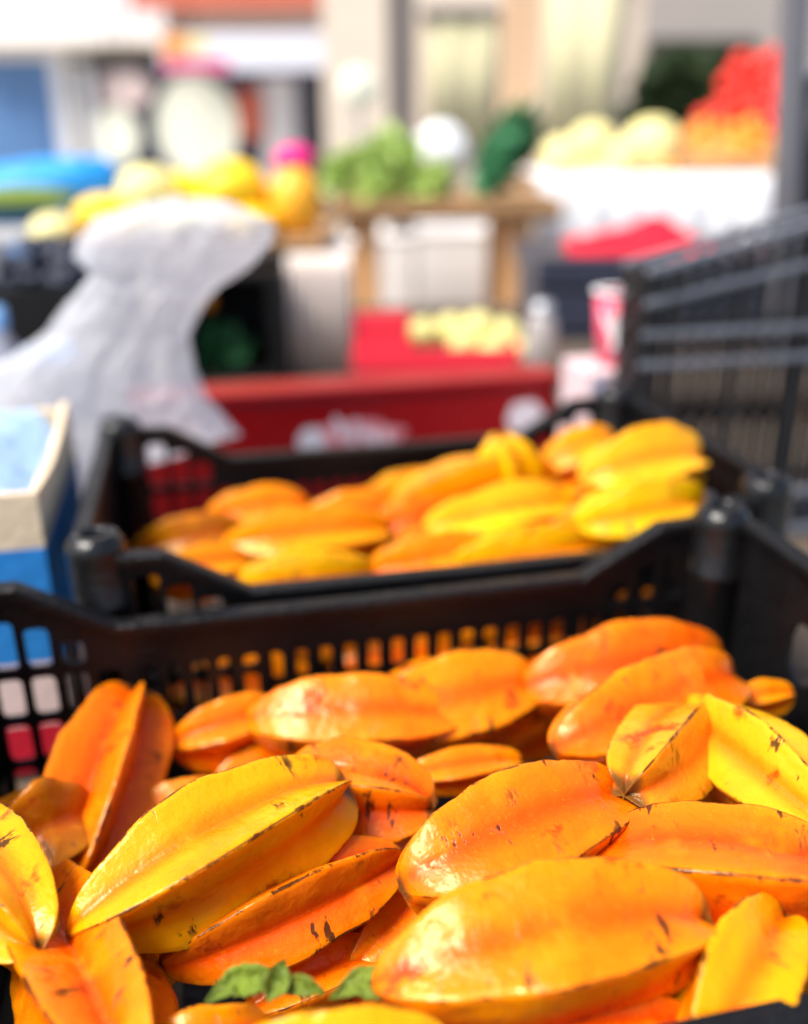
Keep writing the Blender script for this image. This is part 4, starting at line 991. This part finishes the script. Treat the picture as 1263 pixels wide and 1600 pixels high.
# sign, fascia, awnings, lanterns
sg = thing('shop_sign', 'white shop sign with orange and magenta left end', 'sign', (0, 6.85, 0))
p, q = at(252, 112, 6.85), at(505, 50, 6.85)
m = MB(); m.box((p.x, 0, p.z), (q.x, .06, q.z), .006); m.build('panel', mat('sign_white', (.78, .80, .90), .5, .3, 0, 10, .04, 3), sg)
w = q.x-p.x
for (f0, f1, g0, g1, mt) in ((.02, .17, .38, .97, 'orange'), (.02, .42, .03, .30, 'magenta'), (.18, .30, .5, .9, 'paleyellow')):
    m = MB(); m.box((p.x+w*f0, -.004, p.z+(q.z-p.z)*g0), (p.x+w*f1, -.0005, p.z+(q.z-p.z)*g1), .001); m.build('stripe', M[mt], sg)
for x in (p.x+.2, q.x-.2):
    m = MB(); m.tube([(x, .06, q.z-.1), (x, 1.19, q.z-.02)], .012); m.build('bracket', M['steel'], sg)
aw = thing('awning', 'terracotta awning over the shop sign', 'awning', (0, 7.0, 0))
p, q = at(205, 20, 7.0), at(525, -60, 7.0)
m = MB(); vs_ = []
for i in range(41):
    f = i/40; x = p.x + (q.x-p.x)*f
    for y, z in ((0, p.z + .03*abs(math.sin(f*31))), (0, p.z+.16), (1.0, p.z+.55)): vs_.append((x, y, z))
m.add(vs_, [(i*3+k, i*3+k+1, i*3+k+4, i*3+k+3) for i in range(40) for k in range(2)], False); o = m.build('canopy', M['terracotta'], aw); so = o.modifiers.new('t', 'SOLIDIFY'); so.thickness = .01
for x in (p.x+.05, q.x-.05): m = MB(); m.tube([(x, .02, p.z+.15), (x, 1.04, p.z+.30)], .015); m.build('arm', M['steel'], aw)
fa = thing('fascia', 'white fascia board above the blue door', 'fascia', (0, 7.78, 0))
p, q = at(-80, 62, 7.78), at(250, -70, 7.78); m = MB(); m.box((p.x, 0, p.z), (q.x, .265, q.z), .01); m.build('board', M['white'], fa); m = MB(); m.box((p.x, -.03, p.z-.05), (q.x, .265, p.z-.0005), .008); m.build('moulding', M['cream'], fa)
for k, (x, y, rx, ry, lb, mt) in enumerate([(308,198,63,72,'largest pale round sign hanging before the shop window','lamp'),(183,211,33,40,'small pale oval sign hanging below the pinkish one','lamp'),(196,140,38,26,'flat pinkish oval sign at the shop window','pinklamp')]):
    M.setdefault('pinklamp', mat('pinkish_paper_shade', (.62, .50, .48), .7, .3, .1, 30, .05, 5))
    c = at(x, y, 7.3); kk = (c-EYE).dot(FW)/FPX
    t = thing('round_sign', lb, 'sign', c, 0, 'round signs at the shop window')
    m = MB(); n = 40; rim = [(rx*kk*math.cos(2*math.pi*i/n), ry*kk*math.sin(2*math.pi*i/n)) for i in range(n)]
    m.add([(x_, 0, z_) for x_, z_ in rim] + [(x_, .03, z_) for x_, z_ in rim], [tuple(range(n)), tuple(range(2*n-1, n-1, -1))] + [(i, n+i, n+(i+1) % n, (i+1) % n) for i in range(n)]); m.build('plate', M[mt], t)
    m = MB(); m.add([(x_*f_, y_, z_*f_) for f_, y_ in ((1.0, -.001), (1.03, -.012), (.94, -.012), (.94, -.001)) for x_, z_ in rim], [(j*n+i, j*n+(i+1) % n, ((j+1) % 4)*n+(i+1) % n, ((j+1) % 4)*n+i) for j in range(4) for i in range(n)]); m.build('rim', M[mt], t)
    m = MB(); m.tube([(0, 0, ry*kk*.98), (0, 0, 4.2-c.z)], .006); m.build('cord', M['black'], t)
lb_ = thing('sign_beam', 'thin dark beam from which the round signs hang', 'beam', (0, 7.3, 4.2))
m = MB(); m.box((at(60, 100, 7.3).x, -.03, .0), (at(500, 100, 7.3).x, .03, .06)); m.build('beam', M['greypost'], lb_)
for px in (70, 490): m = MB(); x = at(px, 100, 7.3).x; m.box((x-.02, .031, .01), (x+.02, .74, .05)); m.build('bracket', M['greypost'], lb_)
